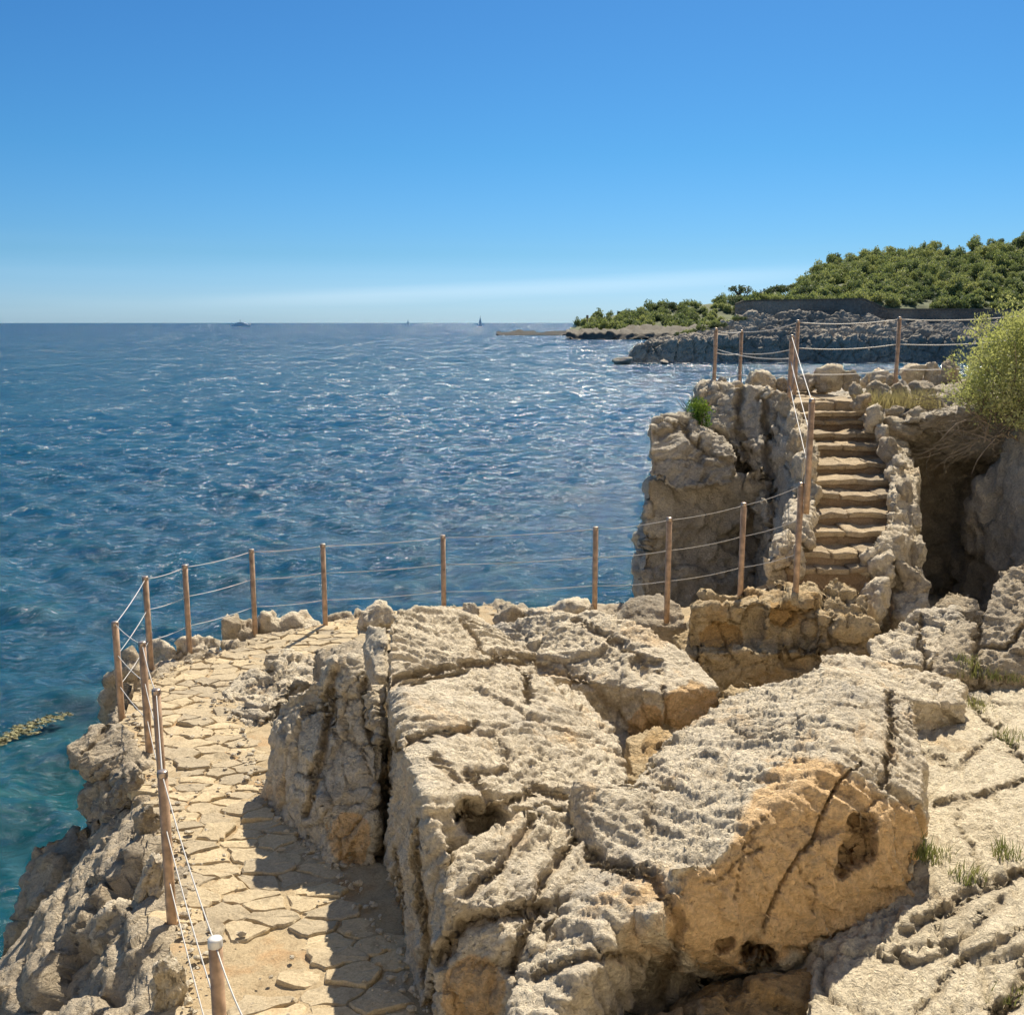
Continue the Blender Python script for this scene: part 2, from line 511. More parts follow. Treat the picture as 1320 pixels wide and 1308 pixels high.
def small_rock_mesh(sx, sy, sz, seed, sub=4, planes=16, rough=.05):
    """chipped boulder: planes cut a ball, then noise; base at z=0"""
    rng = np.random.RandomState(seed)
    bm = bmesh.new(); bmesh.ops.create_icosphere(bm, subdivisions=sub, radius=1.0)
    me = bpy.data.meshes.new('rock'); bm.to_mesh(me); bm.free()
    v, _ = get_vn(me); d = v / np.linalg.norm(v, axis=1)[:, None]
    r = np.full(len(d), 1.35, np.float32)
    for k in range(planes):
        m = rng.normal(size=3); m /= np.linalg.norm(m); h = rng.uniform(.56, .95)
        dn = d @ m
        r = np.where(dn > .05, np.minimum(r, h / np.maximum(dn, .05)), r)
    v = d * r[:, None]
    v[:, 2] = np.maximum(v[:, 2], -.72)
    v = v * np.array([sx, sy, sz]) * .56
    s = (sx + sy + sz) / 3
    so = rng.uniform(0, 50)
    set_v(me, v); v, n = get_vn(me)
    st = noise(v / s * np.array([2, 2, 7]) + so, seed)
    off = fbm(v / s * 2.2 + so, seed, 4, .55) * rough * 2.2 + st * rough * .7 + (1 - np.abs(noise(v / s * 7 + so, seed + 3)) * 2.6) * rough * .5
    F1, E, c = voronoi(v / s * 3.2 + so, seed + 9)
    off += (c - .5) * rough * 1.3 - np.clip(1 - E / .12, 0, 1) * rough * .9
    v = v + n * (off * s)[:, None]
    v[:, 2] -= v[:, 2].min()
    set_v(me, v)
    set_attr(me, 'cav', np.clip(-st * 1.5 - .5, 0, 1) * .6); set_attr(me, 'ochre', np.zeros(len(v)))
    smooth(me)
    return me

def rock_at(name, label, x0, y0, x1, y1, d, mat, seed, depth=None, parent=None, rotz=0.0, group=None, sub=4, cat='rock', sink=.1, rough=.05):
    """small rock filling the photo box at distance d"""
    a = W(x0, y1, d); b = W(x1, y0, d)
    w = b.x - a.x; h = (b.z - a.z)
    me = small_rock_mesh(w * 1.0, depth or w * .8, h * (1 + sink) * 1.12, seed, sub, rough=rough)
    v, _ = get_vn(me)
    ww = v[:, 0].max() - v[:, 0].min(); v[:, 0] *= w / ww; v[:, 2] *= h * (1 + sink) / v[:, 2].max(); set_v(me, v)
    o = link(name, me, parent, mat)
    p = Vector(((a.x + b.x) / 2, d, a.z - h * sink))
    o.location = p - (parent.location if parent else Vector((0, 0, 0)))
    o.rotation_euler.z = rotz
    if parent is None: tag(o, label, cat, group)
    return o

print('helpers ready')
#@@PART2
# ------------------------------------------------------------------ sea
SL, WR = 3.0, .165
def build_sea():
    th = np.concatenate([np.linspace(-100, -36, 22)[:-1], np.linspace(-36, 36, 460), np.linspace(36, 100, 22)[1:]])
    th = np.radians(th)
    r = [5.0]
    while r[-1] < 26000: r.append(r[-1] * (1.0125 if 16 < r[-1] < 110 else 1.026))
    r = np.array(r)
    R, T = np.meshgrid(r, th, indexing='ij')
    X = (R * np.sin(T)).ravel(); Y = (R * np.cos(T)).ravel()
    rng = np.random.RandomState(5)
    Z = np.zeros_like(X); DX = np.zeros_like(X); DY = np.zeros_like(X)
    Rr = R.ravel()
    for k in range(95):
        lam = 0.42 * (6 / .42) ** (rng.rand() ** 1.2)
        a = radians(200 + rng.normal() * 48)
        kx, ky = sin(a) * 2 * pi / lam, cos(a) * 2 * pi / lam
        amp = .0085 * lam ** .70
        fade = np.clip(lam / (Rr * .0095 * 2.6) - .4, 0, 1)
        ph = kx * X + ky * Y + rng.rand() * 6.28
        g = 1 + .5 * np.sin(X * .09 * (1 + rng.rand()) + Y * .07 + rng.rand() * 6)
        Z += amp * fade * g * np.cos(ph)
        DX -= amp * fade * g * np.sin(ph) * sin(a) * .4; DY -= amp * fade * g * np.sin(ph) * cos(a) * .4
    V = np.stack([X + DX, Y + DY, Z + SEA], 1).astype(np.float32)
    nr, ntt = R.shape
    idx = np.arange(nr * ntt).reshape(nr, ntt)
    f = np.stack([idx[:-1, :-1], idx[:-1, 1:], idx[1:, 1:], idx[1:, :-1]], -1).reshape(-1, 4)
    pass
    me = bpy.data.meshes.new('sea')
    me.vertices.add(len(V)); me.vertices.foreach_set('co', V.ravel())
    me.loops.add(f.size); me.loops.foreach_set('vertex_index', f.ravel().astype(np.int32))
    me.polygons.add(len(f)); me.polygons.foreach_set('loop_start', np.arange(0, f.size, 4, dtype=np.int32))
    me.update(calc_edges=True)
    smooth(me)
    # water over pale rock near the foot of the cliff is greener
    d = np.hypot((X + 4.5) / 1.0, (Y - 9.5) / 1.3)
    sh = np.clip(1.25 - d / 11, 0, 1)
    sh = sh * np.clip(.65 + .9 * noise(np.stack([X * .22, Y * .22, X * 0], 1), 3), 0, 1)
    set_attr(me, 'shallow', sh)
    set_attr(me, 'far', np.clip(np.log(np.maximum(Rr, 20) / 20) / np.log(150), 0, 1))
    foam = np.clip((Z / .11) - .62, 0, 1)
    set_attr(me, 'crest', np.clip(Z / .35 + .5, 0, 1))
    m, t, b = nt('sea_water')
    g = t.nodes.new('ShaderNodeNewGeometry').outputs['Position']
    sa = t.nodes.new('ShaderNodeAttribute'); sa.attribute_name = 'shallow'
    fa = t.nodes.new('ShaderNodeAttribute'); fa.attribute_name = 'far'
    ca = t.nodes.new('ShaderNodeAttribute'); ca.attribute_name = 'crest'
    mpn = t.nodes.new('ShaderNodeMapping'); mpn.inputs['Scale'].default_value = (.012, .03, 0); t.links.new(g, mpn.inputs[0])
    pn = t.nodes.new('ShaderNodeTexNoise'); pn.inputs['Scale'].default_value = 1; pn.inputs['Detail'].default_value = 5; t.links.new(mpn.outputs[0], pn.inputs[0])
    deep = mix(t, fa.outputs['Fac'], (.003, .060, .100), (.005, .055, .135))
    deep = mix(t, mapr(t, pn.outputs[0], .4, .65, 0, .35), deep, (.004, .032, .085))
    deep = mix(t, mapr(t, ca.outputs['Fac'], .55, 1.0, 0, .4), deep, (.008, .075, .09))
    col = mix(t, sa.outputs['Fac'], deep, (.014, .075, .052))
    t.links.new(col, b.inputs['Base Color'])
    t.links.new(mapr(t, fa.outputs['Fac'], 0, 1, .10, .13), b.inputs['Roughness'])
    b.inputs['IOR'].default_value = 1.333
    def w(sx_, sy_, det, rot, rough=.6):
        mp_ = t.nodes.new('ShaderNodeMapping'); mp_.inputs['Scale'].default_value = (sx_, sy_, 1); mp_.inputs['Rotation'].default_value = (0, 0, radians(rot))
        t.links.new(g, mp_.inputs[0])
        n = t.nodes.new('ShaderNodeTexNoise'); n.inputs['Scale'].default_value = 1; n.inputs['Detail'].default_value = det; n.inputs['Roughness'].default_value = rough
        n.inputs['Distortion'].default_value = .6
        t.links.new(mp_.outputs[0], n.inputs[0]); return n.outputs[0]
    h1 = w(1.3, 3.0, 8, 12, .68); h2 = w(4.2, 7.5, 6, -14, .65); h3 = w(.20, .55, 6, 16, .65)
    def ridge(x): return math2(t, 'SUBTRACT', 1.0, math2(t, 'ABSOLUTE', math2(t, 'MULTIPLY', math2(t, 'SUBTRACT', x, .5), 3.0), 0))
    h = math2(t, 'ADD', math2(t, 'MULTIPLY', ridge(h1), .05), math2(t, 'MULTIPLY', ridge(h2), .012))
    h = math2(t, 'ADD', h, math2(t, 'MULTIPLY', math2(t, 'MULTIPLY', h3, .8), mapr(t, fa.outputs['Fac'], .3, .8, 0, 1)))
    bp = t.nodes.new('ShaderNodeBump'); bp.inputs['Strength'].default_value = 1; bp.inputs['Distance'].default_value = 1.0
    t.links.new(h, bp.inputs['Height'])
    # wavelets too small for the mesh: slopes straight from noise
    def slope(sx_, sy_, det, rot):
        mp_ = t.nodes.new('ShaderNodeMapping'); mp_.inputs['Scale'].default_value = (sx_, sy_, 1); mp_.inputs['Rotation'].default_value = (0, 0, radians(rot))
        t.links.new(g, mp_.inputs[0])
        n = t.nodes.new('ShaderNodeTexNoise'); n.inputs['Scale'].default_value = 1; n.inputs['Detail'].default_value = det; n.inputs['Roughness'].default_value = .7
        t.links.new(mp_.outputs[0], n.inputs[0])
        sb = t.nodes.new('ShaderNodeVectorMath'); sb.operation = 'SUBTRACT'; sb.inputs[1].default_value = (.5, .5, .5); t.links.new(n.outputs['Color'], sb.inputs[0])
        return sb.outputs[0]
    def vscale(v_, k_):
        n = t.nodes.new('ShaderNodeVectorMath'); n.operation = 'SCALE'; t.links.new(v_, n.inputs[0])
        if isinstance(k_, (int, float)): n.inputs['Scale'].default_value = k_
        else: t.links.new(k_, n.inputs['Scale'])
        return n.outputs[0]
    def vadd(a_, b_):
        n = t.nodes.new('ShaderNodeVectorMath'); n.operation = 'ADD'; t.links.new(a_, n.inputs[0]); t.links.new(b_, n.inputs[1]); return n.outputs[0]
    fo_ = fa.outputs['Fac']
    s1 = vscale(slope(2.8, 5.5, 1.2, 10), mapr(t, fo_, .0, .30, .9 * SL, .25 * SL))
    s2 = vscale(slope(1.1, 1.7, 2, -8), mapr(t, fo_, .0, .25, .35 * SL, .8 * SL))
    s3 = vscale(slope(.42, .5, 1.5, 4), mapr(t, fo_, .18, .42, 0, .9 * SL))
    s4 = vscale(slope(.16, .06, 2, 4), mapr(t, fo_, .34, .62, 0, 1.3 * SL))
    mm = t.nodes.new('ShaderNodeMapping'); mm.inputs['Scale'].default_value = (.22, .34, 1); t.links.new(g, mm.inputs[0])
    mk = t.nodes.new('ShaderNodeTexNoise'); mk.inputs['Scale'].default_value = 1; mk.inputs['Detail'].default_value = 3; t.links.new(mm.outputs[0], mk.inputs[0])
    s0 = vadd(vscale(vadd(s1, s2), mapr(t, mk.outputs[0], .38, .66, .6, 1.6)), vadd(s3, s4))
    fl = t.nodes.new('ShaderNodeVectorMath'); fl.operation = 'MULTIPLY'; fl.inputs[1].default_value = (1, 1, .15); t.links.new(s0, fl.inputs[0])
    nv = t.nodes.new('ShaderNodeVectorMath'); nv.operation = 'NORMALIZE'; t.links.new(vadd(bp.outputs[0], fl.outputs[0]), nv.inputs[0])
    gl = t.nodes.new('ShaderNodeBsdfGlossy'); gl.distribution = 'BECKMANN'; gl.inputs['Roughness'].default_value = WR
    df = t.nodes.new('ShaderNodeBsdfDiffuse'); t.links.new(col, df.inputs['Color'])
    fr = t.nodes.new('ShaderNodeFresnel'); fr.inputs['IOR'].default_value = 1.333
    for q in (gl, fr): t.links.new(nv.outputs[0], q.inputs['Normal'])
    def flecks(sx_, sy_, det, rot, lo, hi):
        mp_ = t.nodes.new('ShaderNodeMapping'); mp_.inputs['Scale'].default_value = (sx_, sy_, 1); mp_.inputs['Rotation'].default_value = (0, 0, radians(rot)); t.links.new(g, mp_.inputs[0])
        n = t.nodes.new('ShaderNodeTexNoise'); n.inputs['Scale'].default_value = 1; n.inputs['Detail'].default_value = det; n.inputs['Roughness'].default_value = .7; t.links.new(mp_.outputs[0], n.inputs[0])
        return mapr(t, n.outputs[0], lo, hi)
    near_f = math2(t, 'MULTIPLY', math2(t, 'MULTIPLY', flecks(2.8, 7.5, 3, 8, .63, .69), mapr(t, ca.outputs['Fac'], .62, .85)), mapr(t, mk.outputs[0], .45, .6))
    far_glint = math2(t, 'MULTIPLY', math2(t, 'MULTIPLY', flecks(1.1, .6, 3, 4, .645, .71), mapr(t, fo_, .25, .45)), mapr(t, mk.outputs[0], .45, .6))  # far pale flecks: sun glitter painted into the water colour
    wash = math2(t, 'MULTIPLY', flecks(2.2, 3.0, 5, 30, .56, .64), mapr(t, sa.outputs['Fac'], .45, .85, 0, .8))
    ff = math2(t, 'MAXIMUM', math2(t, 'MAXIMUM', near_f, far_glint), wash)
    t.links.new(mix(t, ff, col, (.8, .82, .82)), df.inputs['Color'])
    ms = t.nodes.new('ShaderNodeMixShader'); t.links.new(fr.outputs[0], ms.inputs[0]); t.links.new(df.outputs[0], ms.inputs[1]); t.links.new(gl.outputs[0], ms.inputs[2])
    t.links.new(ms.outputs[0], t.nodes['Material Output'].inputs['Surface'])
    o = link('sea', me, None, m); tag(o, kind='structure')
build_sea()

# ------------------------------------------------------------------ ledge, ground and cliffs
LE = [WZ(236, 1330, 0), WZ(232, 1230, 0), WZ(220, 1130, 0), WZ(203, 1040, 0), WZ(192, 990, 0), WZ(160, 945, 0), WZ(180, 888, 0), WZ(240, 856, 0),
      WZ(330, 826, 0), WZ(420, 806, 0), Vector((-1.2, 13.7, 0)), Vector((-.2, 13.6, .05)), Vector((.9, 12.9, .15)), Vector((1.6, 12.3, .3)), Vector((2.5, 12.0, .55)), Vector((3.15, 11.8, .85))]
RE = [WZ(560, 1330, 0), WZ(520, 1230, 0), WZ(455, 1130, 0), WZ(385, 1075, 0), WZ(340, 1010, 0), WZ(322, 955, 0), WZ(292, 905, 0), WZ(330, 872, 0),
      WZ(410, 850, 0), WZ(480, 830, 0), Vector((-1.0, 12.4, 0)), Vector((-.2, 12.3, .05)), Vector((.5, 12.0, .15)), Vector((1.3, 11.7, .3)), Vector((2.3, 11.4, .55)), Vector((3.8, 11.3, .8))]

def ledge_hulls():
    H = []
    prof = [[(.16, .0), (.9, -.62), (1.75, -1.7), (2.1, -5.4)], [(.16, .0), (.85, -.6), (1.75, -1.6), (2.3, -5.4)], [(.2, .0), (1.0, -.6), (1.75, -1.3), (2.2, -5.4)],
            [(.16, .0), (.9, -.7), (1.4, -1.9), (1.9, -5.4)], [(.2, .0), (.7, -.7), (1.0, -2.0), (1.6, -5.4)], [(.16, .0), (.35, -.9), (.6, -2.5), (1.2, -5.4)],
            [(.2, .0), (.5, -.7), (.7, -2.5), (1.2, -5.4)]]
    n = len(LE)
    for i in range(n - 1):
        pts = []
        for j in (i, i + 1):
            a = LE[j]; r = RE[j]
            o = (a - r); o.z = 0; o.normalize()
            pr = prof[min(j, 6)]
            pts += [Vector((a.x + o.x * s, a.y + o.y * s, a.z + z)) for s, z in pr]
            pts += [Vector((r.x, r.y, r.z - .38)), Vector((r.x, r.y, -5.4))]
        H.append(pts)
    return H
cl = ledge_hulls()
# near end under the viewer's side
cl.append([Vector(p) for p in [(-2.2, 2.6, -.15), (-.4, 2.6, -.15), (-.4, 5.4, -.12), (-2.1, 5.4, -.12), (-3.6, 2.4, -.9), (-4.2, 5.2, -1.6), (-4.4, 2.4, -5.4), (-4.4, 5.2, -5.4), (-.4, 2.4, -5.4), (-.4, 5.4, -5.4)]])
# ribs that stand out of the seaward face
cl.append([WZ(*p) for p in [(40, 1085, -.9), (100, 1060, -.8), (30, 1200, -1.3), (120, 1160, -.9)]] + [Vector((-5.0, 9.0, -5.4)), Vector((-5.0, 7, -5.4)), Vector((-3.2, 7.0, -5.4)), Vector((-3.2, 9, -5.4))])
cl.append([WZ(*p) for p in [(150, 1090, -.5), (215, 1040, -.15), (90, 1230, -1.0), (215, 1190, -.3), (140, 1290, -.75)]] + [Vector((-4.2, 6.8, -5.4)), Vector((-4.2, 5, -5.4)), Vector((-2.4, 5.0, -5.4)), Vector((-2.4, 7, -5.4))])
cl.append([WZ(*p) for p in [(130, 1010, -.35), (205, 1000, -.1), (140, 1060, -.6), (210, 1045, -.2)]] + [Vector((-4.3, 8.6, -3)), Vector((-4.0, 7.6, -3)), Vector((-2.8, 7.6, -3)), Vector((-2.8, 8.6, -3))])
# floor under the boulders
cl.append([Vector(p) for p in [(-.9, 3, -.35), (4.6, 3, -.2), (5.2, 10.8, -.1), (-1.2, 12.6, -.1), (-.9, 3, -1.2), (4.6, 3, -1.2), (5.2, 10.8, -1.2), (-1.2, 12.6, -1.2)]])
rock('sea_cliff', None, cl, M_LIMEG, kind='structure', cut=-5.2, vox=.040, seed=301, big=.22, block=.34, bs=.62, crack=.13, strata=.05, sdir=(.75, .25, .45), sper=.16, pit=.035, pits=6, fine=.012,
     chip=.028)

# sloping pavement of bare rock at the right
rock('rock_slope', None, [[W(1175, 893, 9.8), W(1400, 850, 10.2), W(1420, 1340, 4.0), W(1040, 1340, 4.4), W(1130, 1120, 6.2), W(1060, 900, 9.6)] +
     [Vector(p) for p in [(1.2, 4, -1.2), (4.2, 4, -1.2), (6.4, 10.4, -1.2), (2.6, 10.2, -1.2)]],
     [W(1262, 1135, 6.1), W(1330, 1120, 6.1), W(1400, 1060, 6.6), W(1290, 1040, 6.8), W(1262, 1105, 6.2), W(1420, 1000, 7.6), W(1330, 1010, 7.2)] + [Vector((3.0, 6.2, 0)), Vector((4.2, 6.2, 0)), Vector((4.3, 7.6, 0)), Vector((3.2, 7.4, 0))],
     [W(1235, 880, 9.6), W(1330, 872, 9.6), W(1330, 950, 8.6), W(1260, 930, 8.9), W(1400, 900, 9.2)] + [Vector((4.0, 9, 0)), Vector((5.2, 9, 0)), Vector((5, 9.6, 0))]],
     M_SLAB, kind='structure', cut=-.45, vox=.0205, seed=311, big=.05, block=.05, bs=.62, crack=.05, chip=.022, strata=.032, sdir=(.9, -.45, .45), sper=.05, pit=.012, pits=11, fine=.005,
     cracks=[([(1206, 1038), (1257, 1024), (1291, 1017), (1330, 1000)], .05, .07), ([(1165, 1205), (1250, 1151), (1330, 1120)], .06, .09), ([(1137, 1236), (1175, 1247), (1223, 1220), (1290, 1160)], .04, .06),
             ([(1190, 970), (1230, 990), (1290, 940)], .04, .05), ([(1290, 1308), (1330, 1240)], .07, .10), ([(1180, 1308), (1240, 1240), (1330, 1190)], .035, .05), ([(1240, 880), (1270, 930), (1320, 980)], .05, .08),
             ([(1250, 1151), (1262, 1110), (1230, 1060), (1250, 1025)], .03, .04)])

# ------------------------------------------------------------------ far side: landing, stack, grotto
ST = [  # nosing: left px, right px, py  (bottom to top)
    (1028, 1112, 731, 1.10), (1040, 1128, 711, 1.25), (1046, 1145, 685, 1.41), (1055, 1150, 661, 1.57), (1054, 1148, 637, 1.73), (1056, 1150, 618, 1.86),
    (1054, 1142, 597, 2.01), (1048, 1138, 575, 2.16), (1044, 1124, 558, 2.29), (1026, 1110, 542, 2.42), (1022, 1106, 533, 2.52), (1000, 1100, 519, 2.66)]
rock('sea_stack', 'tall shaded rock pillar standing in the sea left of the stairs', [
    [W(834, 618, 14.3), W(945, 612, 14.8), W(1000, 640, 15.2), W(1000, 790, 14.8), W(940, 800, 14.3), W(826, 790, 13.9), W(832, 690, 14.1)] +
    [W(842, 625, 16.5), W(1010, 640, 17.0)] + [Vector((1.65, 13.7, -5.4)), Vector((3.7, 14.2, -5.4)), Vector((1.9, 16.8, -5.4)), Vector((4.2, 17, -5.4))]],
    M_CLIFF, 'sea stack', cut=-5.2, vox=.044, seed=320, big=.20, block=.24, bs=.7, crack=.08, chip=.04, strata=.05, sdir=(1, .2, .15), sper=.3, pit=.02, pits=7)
rock('overhanging_boulder', 'big rounded boulder perched on top of the rock pillar over the sea', [
    [W(837, 548, 14.5), W(852, 535, 15.0), W(892, 534, 15.2), W(925, 560, 14.8), W(946, 596, 14.4), W(942, 622, 14.2), W(872, 632, 13.9), W(840, 612, 14.0)] +
    [W(840, 560, 16.2), W(935, 575, 16.2), W(870, 625, 16)]],
    M_CLIFF, 'boulder', vox=.026, seed=321, big=.08, block=.08, bs=.7, crack=.05, chip=.03, strata=.06, sdir=(-.5, .1, 1), sper=.16, pit=.016, pits=8,
    cracks=[([(850, 560), (880, 548), (900, 575), (925, 590), (945, 600)], .09, .12)])
STAIRCORE = []
for xl, xr, py, z in (ST[0], ST[5], ST[-1]):
    a_ = WZ(xl - 8, py, z); b_ = WZ(xr + 14, py, z)
    STAIRCORE += [Vector((a_.x, a_.y + .35, z - .42)), Vector((b_.x, b_.y + .35, z - .42)), Vector((a_.x, a_.y + .35, -4)), Vector((b_.x + .3, b_.y + .35, -4))]
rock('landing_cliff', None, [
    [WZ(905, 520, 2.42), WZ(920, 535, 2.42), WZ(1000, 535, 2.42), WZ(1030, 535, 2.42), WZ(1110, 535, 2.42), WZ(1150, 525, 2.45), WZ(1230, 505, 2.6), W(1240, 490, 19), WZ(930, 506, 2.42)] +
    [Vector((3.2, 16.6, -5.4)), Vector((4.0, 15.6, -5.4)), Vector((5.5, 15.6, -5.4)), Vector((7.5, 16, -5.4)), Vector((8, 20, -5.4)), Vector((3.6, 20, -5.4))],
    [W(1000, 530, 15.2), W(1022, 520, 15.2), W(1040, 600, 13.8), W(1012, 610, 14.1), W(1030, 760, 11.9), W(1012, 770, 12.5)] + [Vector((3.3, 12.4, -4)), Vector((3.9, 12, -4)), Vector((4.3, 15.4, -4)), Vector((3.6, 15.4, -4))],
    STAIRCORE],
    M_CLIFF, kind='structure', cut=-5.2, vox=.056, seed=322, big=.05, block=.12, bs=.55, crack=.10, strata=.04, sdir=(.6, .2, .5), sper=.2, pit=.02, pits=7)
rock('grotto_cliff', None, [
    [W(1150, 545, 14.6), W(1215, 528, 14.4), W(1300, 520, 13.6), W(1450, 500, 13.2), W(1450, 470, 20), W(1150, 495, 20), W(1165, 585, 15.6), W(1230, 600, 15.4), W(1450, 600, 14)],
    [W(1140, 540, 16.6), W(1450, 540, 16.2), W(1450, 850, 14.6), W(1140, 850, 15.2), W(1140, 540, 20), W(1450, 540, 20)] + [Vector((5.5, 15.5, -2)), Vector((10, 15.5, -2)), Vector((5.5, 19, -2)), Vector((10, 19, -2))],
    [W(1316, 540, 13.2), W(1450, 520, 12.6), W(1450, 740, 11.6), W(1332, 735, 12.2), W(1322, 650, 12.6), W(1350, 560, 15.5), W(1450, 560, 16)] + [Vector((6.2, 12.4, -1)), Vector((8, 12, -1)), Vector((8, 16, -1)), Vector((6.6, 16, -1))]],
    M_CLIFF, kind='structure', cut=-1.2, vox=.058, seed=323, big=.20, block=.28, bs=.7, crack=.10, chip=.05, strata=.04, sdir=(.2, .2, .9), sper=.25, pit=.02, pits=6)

# ------------------------------------------------------------------ boulders of the foreground
rock('boulder', 'largest pale slab boulder in the centre beside the bend of the path', [
    drop([W(503, 804, 8.1), W(515, 784, 8.5), W(560, 778, 9.0), W(605, 792, 9.2), W(640, 808, 9.2), W(692, 840, 9.2), W(690, 880, 8.4), W(520, 882, 7.6), W(502, 900, 7.4)], -.4, .03),
    drop([W(506, 900, 7.3), W(520, 876, 7.5), W(600, 858, 7.9), W(690, 862, 8.4), W(740, 886, 8.5), W(788, 935, 8.0), W(804, 985, 7.3), W(806, 1012, 6.9), W(700, 1038, 6.1), W(640, 1040, 5.8), W(554, 1038, 5.5), W(514, 960, 6.4)], -.6, .02),
    [W(518, 960, 6.4), W(550, 1040, 5.5), W(578, 1100, 5.3), W(572, 1200, 5.15)] + [WZ(490, 1100, 0), WZ(540, 1320, -.1), WZ(500, 1180, -.2), WZ(600, 1320, -.3), WZ(560, 1080, -.3)]],
    M_LIME, 'boulder', cut=-.32, vox=.0155, seed=401, big=.09, block=.05, bs=1.0, crack=.025, chip=.018, strata=.034, sdir=(-.30, .75, .65), sper=.060, pit=.020, pits=8, fine=.006,
    dents=[(620, 1055, 38, 26, .35, .4)],
    cracks=[([(500, 880), (560, 870), (640, 850), (700, 852)], .07, .10), ([(505, 965), (560, 945), (610, 938)], .05, .08), ([(672, 860), (680, 900)], .05, .09), ([(560, 975), (590, 1010), (650, 990)], .035, .05),
            ([(600, 1000), (640, 1040), (700, 1020), (760, 1040)], .05, .07), ([(620, 855), (600, 800)], .05, .05), ([(535, 1060), (545, 1180), (560, 1300)], .05, .10), ([(512, 1100), (520, 1260)], .04, .06)])
rock('boulder', 'craggy dark rock heap under the front of the central slab, at the bottom edge', [
    drop([W(570, 1125, 5.3), W(600, 1088, 5.5), W(640, 1072, 5.6), W(700, 1048, 6.0), W(790, 1022, 6.8), W(812, 1032, 6.8), W(780, 1080, 6.0), W(700, 1170, 5.2), W(640, 1180, 5.0), W(578, 1165, 5.15)], -.5, .0),
    [W(580, 1150, 5.15), W(690, 1150, 5.3)] + [W(560, 1330, 5.0), W(700, 1330, 4.7), W(600, 1250, 4.95), W(690, 1240, 4.9), W(640, 1060, 5.7), W(640, 1250, 4.9), Vector((-.4, 5, -.5)), Vector((.3, 5, -.5))]],
    M_LIME, 'boulder', vox=.0155, seed=402, big=.10, block=.13, bs=.36, crack=.09, strata=.045, sdir=(.75, -.5, .5), sper=.13, pit=.024, pits=8, fine=.007,
    ochre_regions=[(610, 1280, 40, 50)],
    cracks=[([(560, 1240), (600, 1190), (700, 1170)], .07, .16), ([(690, 1050), (650, 1110), (600, 1150)], .05, .10), ([(760, 1060), (700, 1130), (660, 1250)], .05, .12)])
rock('boulder', 'huge tilted boulder with flat orange broken face and deep round hole, right foreground', [
    [W(1062, 862, 7.6), W(1130, 872, 7.4), W(1178, 902, 7.0), W(1190, 960, 6.4), W(1186, 1045, 5.7), W(1080, 980, 5.75), W(985, 1052, 5.3), W(895, 1128, 4.95), W(835, 1190, 4.75), W(760, 1085, 5.9), W(850, 955, 7.0), W(940, 896, 7.7)] +
    [W(1188, 1120, 5.6), W(1160, 1200, 5.5), W(1125, 1262, 5.45), W(1000, 1235, 5.25), W(900, 1235, 5.0), W(1180, 960, 7.4), Vector((1.0, 6.8, -.3)), Vector((2.8, 7.6, -.2)), Vector((2.2, 6.0, -.1)), Vector((.6, 5.9, -.3))],
    [W(812, 1135, 5.1), W(870, 1110, 5.2), W(760, 1085, 5.9), W(700, 1190, 5.2), W(700, 1262, 4.85), W(655, 1318, 4.5), W(690, 1345, 4.3), W(735, 1290, 4.6), W(780, 1205, 4.85), W(700, 1150, 5.7)] +
    [Vector((.1, 5.6, -.5)), Vector((.0, 4.6, -.5)), Vector((.35, 4.7, -.5)), Vector((.7, 6, -.5))],
    [W(800, 1160, 5.35), W(905, 1130, 5.3), W(905, 1290, 5.3), W(770, 1300, 5.2), W(740, 1250, 5.4)] + [Vector((.4, 6.2, 1.0)), Vector((1.2, 6.2, 1.0)), Vector((1.2, 6.2, -.3)), Vector((.3, 6.2, -.3)), Vector((.4, 5.2, -.5)), Vector((1.0, 5.3, -.5))],
    [W(862, 1118, 4.95), W(898, 1112, 4.95), W(905, 1150, 5.0), W(880, 1185, 4.98), W(862, 1160, 5.0), W(880, 1120, 5.4)]],
    M_LIME, 'boulder', cut=-.32, vox=.0145, seed=403, big=.07, block=.06, bs=.8, crack=.022, strata=.036, sdir=(.60, .60, .45), sper=.11, pit=.010, pits=8, fine=.009,
    chip=.028, ochre_regions=[(1060, 1110, 120, 120), (950, 1180, 95, 75), (1130, 1180, 85, 95), (1040, 1030, 70, 55), (1150, 1090, 60, 60)],
    dents=[(1110, 1070, 24, 26, .17, .9), (1098, 1098, 24, 26, .15, .9), (1118, 1092, 18, 20, .14, .8), (1090, 1120, 12, 12, .12, .8), (1062, 1218, 26, 9, .12, .8), (1090, 1208, 18, 7, .10, .8), (975, 1232, 26, 20, .24, .9), (935, 1215, 16, 12, .12, .7), (980, 930, 60, 30, -.03, 0)],
    cracks=[([(1105, 985), (1080, 1015), (1068, 1030), (1050, 1075), (1032, 1100), (1012, 1135), (985, 1200)], .016, .07), ([(1010, 1222), (1060, 1218), (1130, 1212), (1160, 1200)], .02, .07), ([(900, 1140), (935, 1125), (985, 1090)], .012, .03), ([(1030, 1110), (1050, 1150), (1045, 1180)], .008, .03), ([(985, 1050), (960, 1100), (945, 1160)], .010, .03), ([(1120, 1140), (1160, 1150), (1180, 1140)], .008, .03),
            ([(1145, 900), (1150, 960), (1140, 1010)], .05, .08), ([(760, 1110), (840, 1130), (880, 1190), (850, 1280)], .06, .10), ([(690, 1260), (760, 1230), (830, 1240)], .05, .09)])
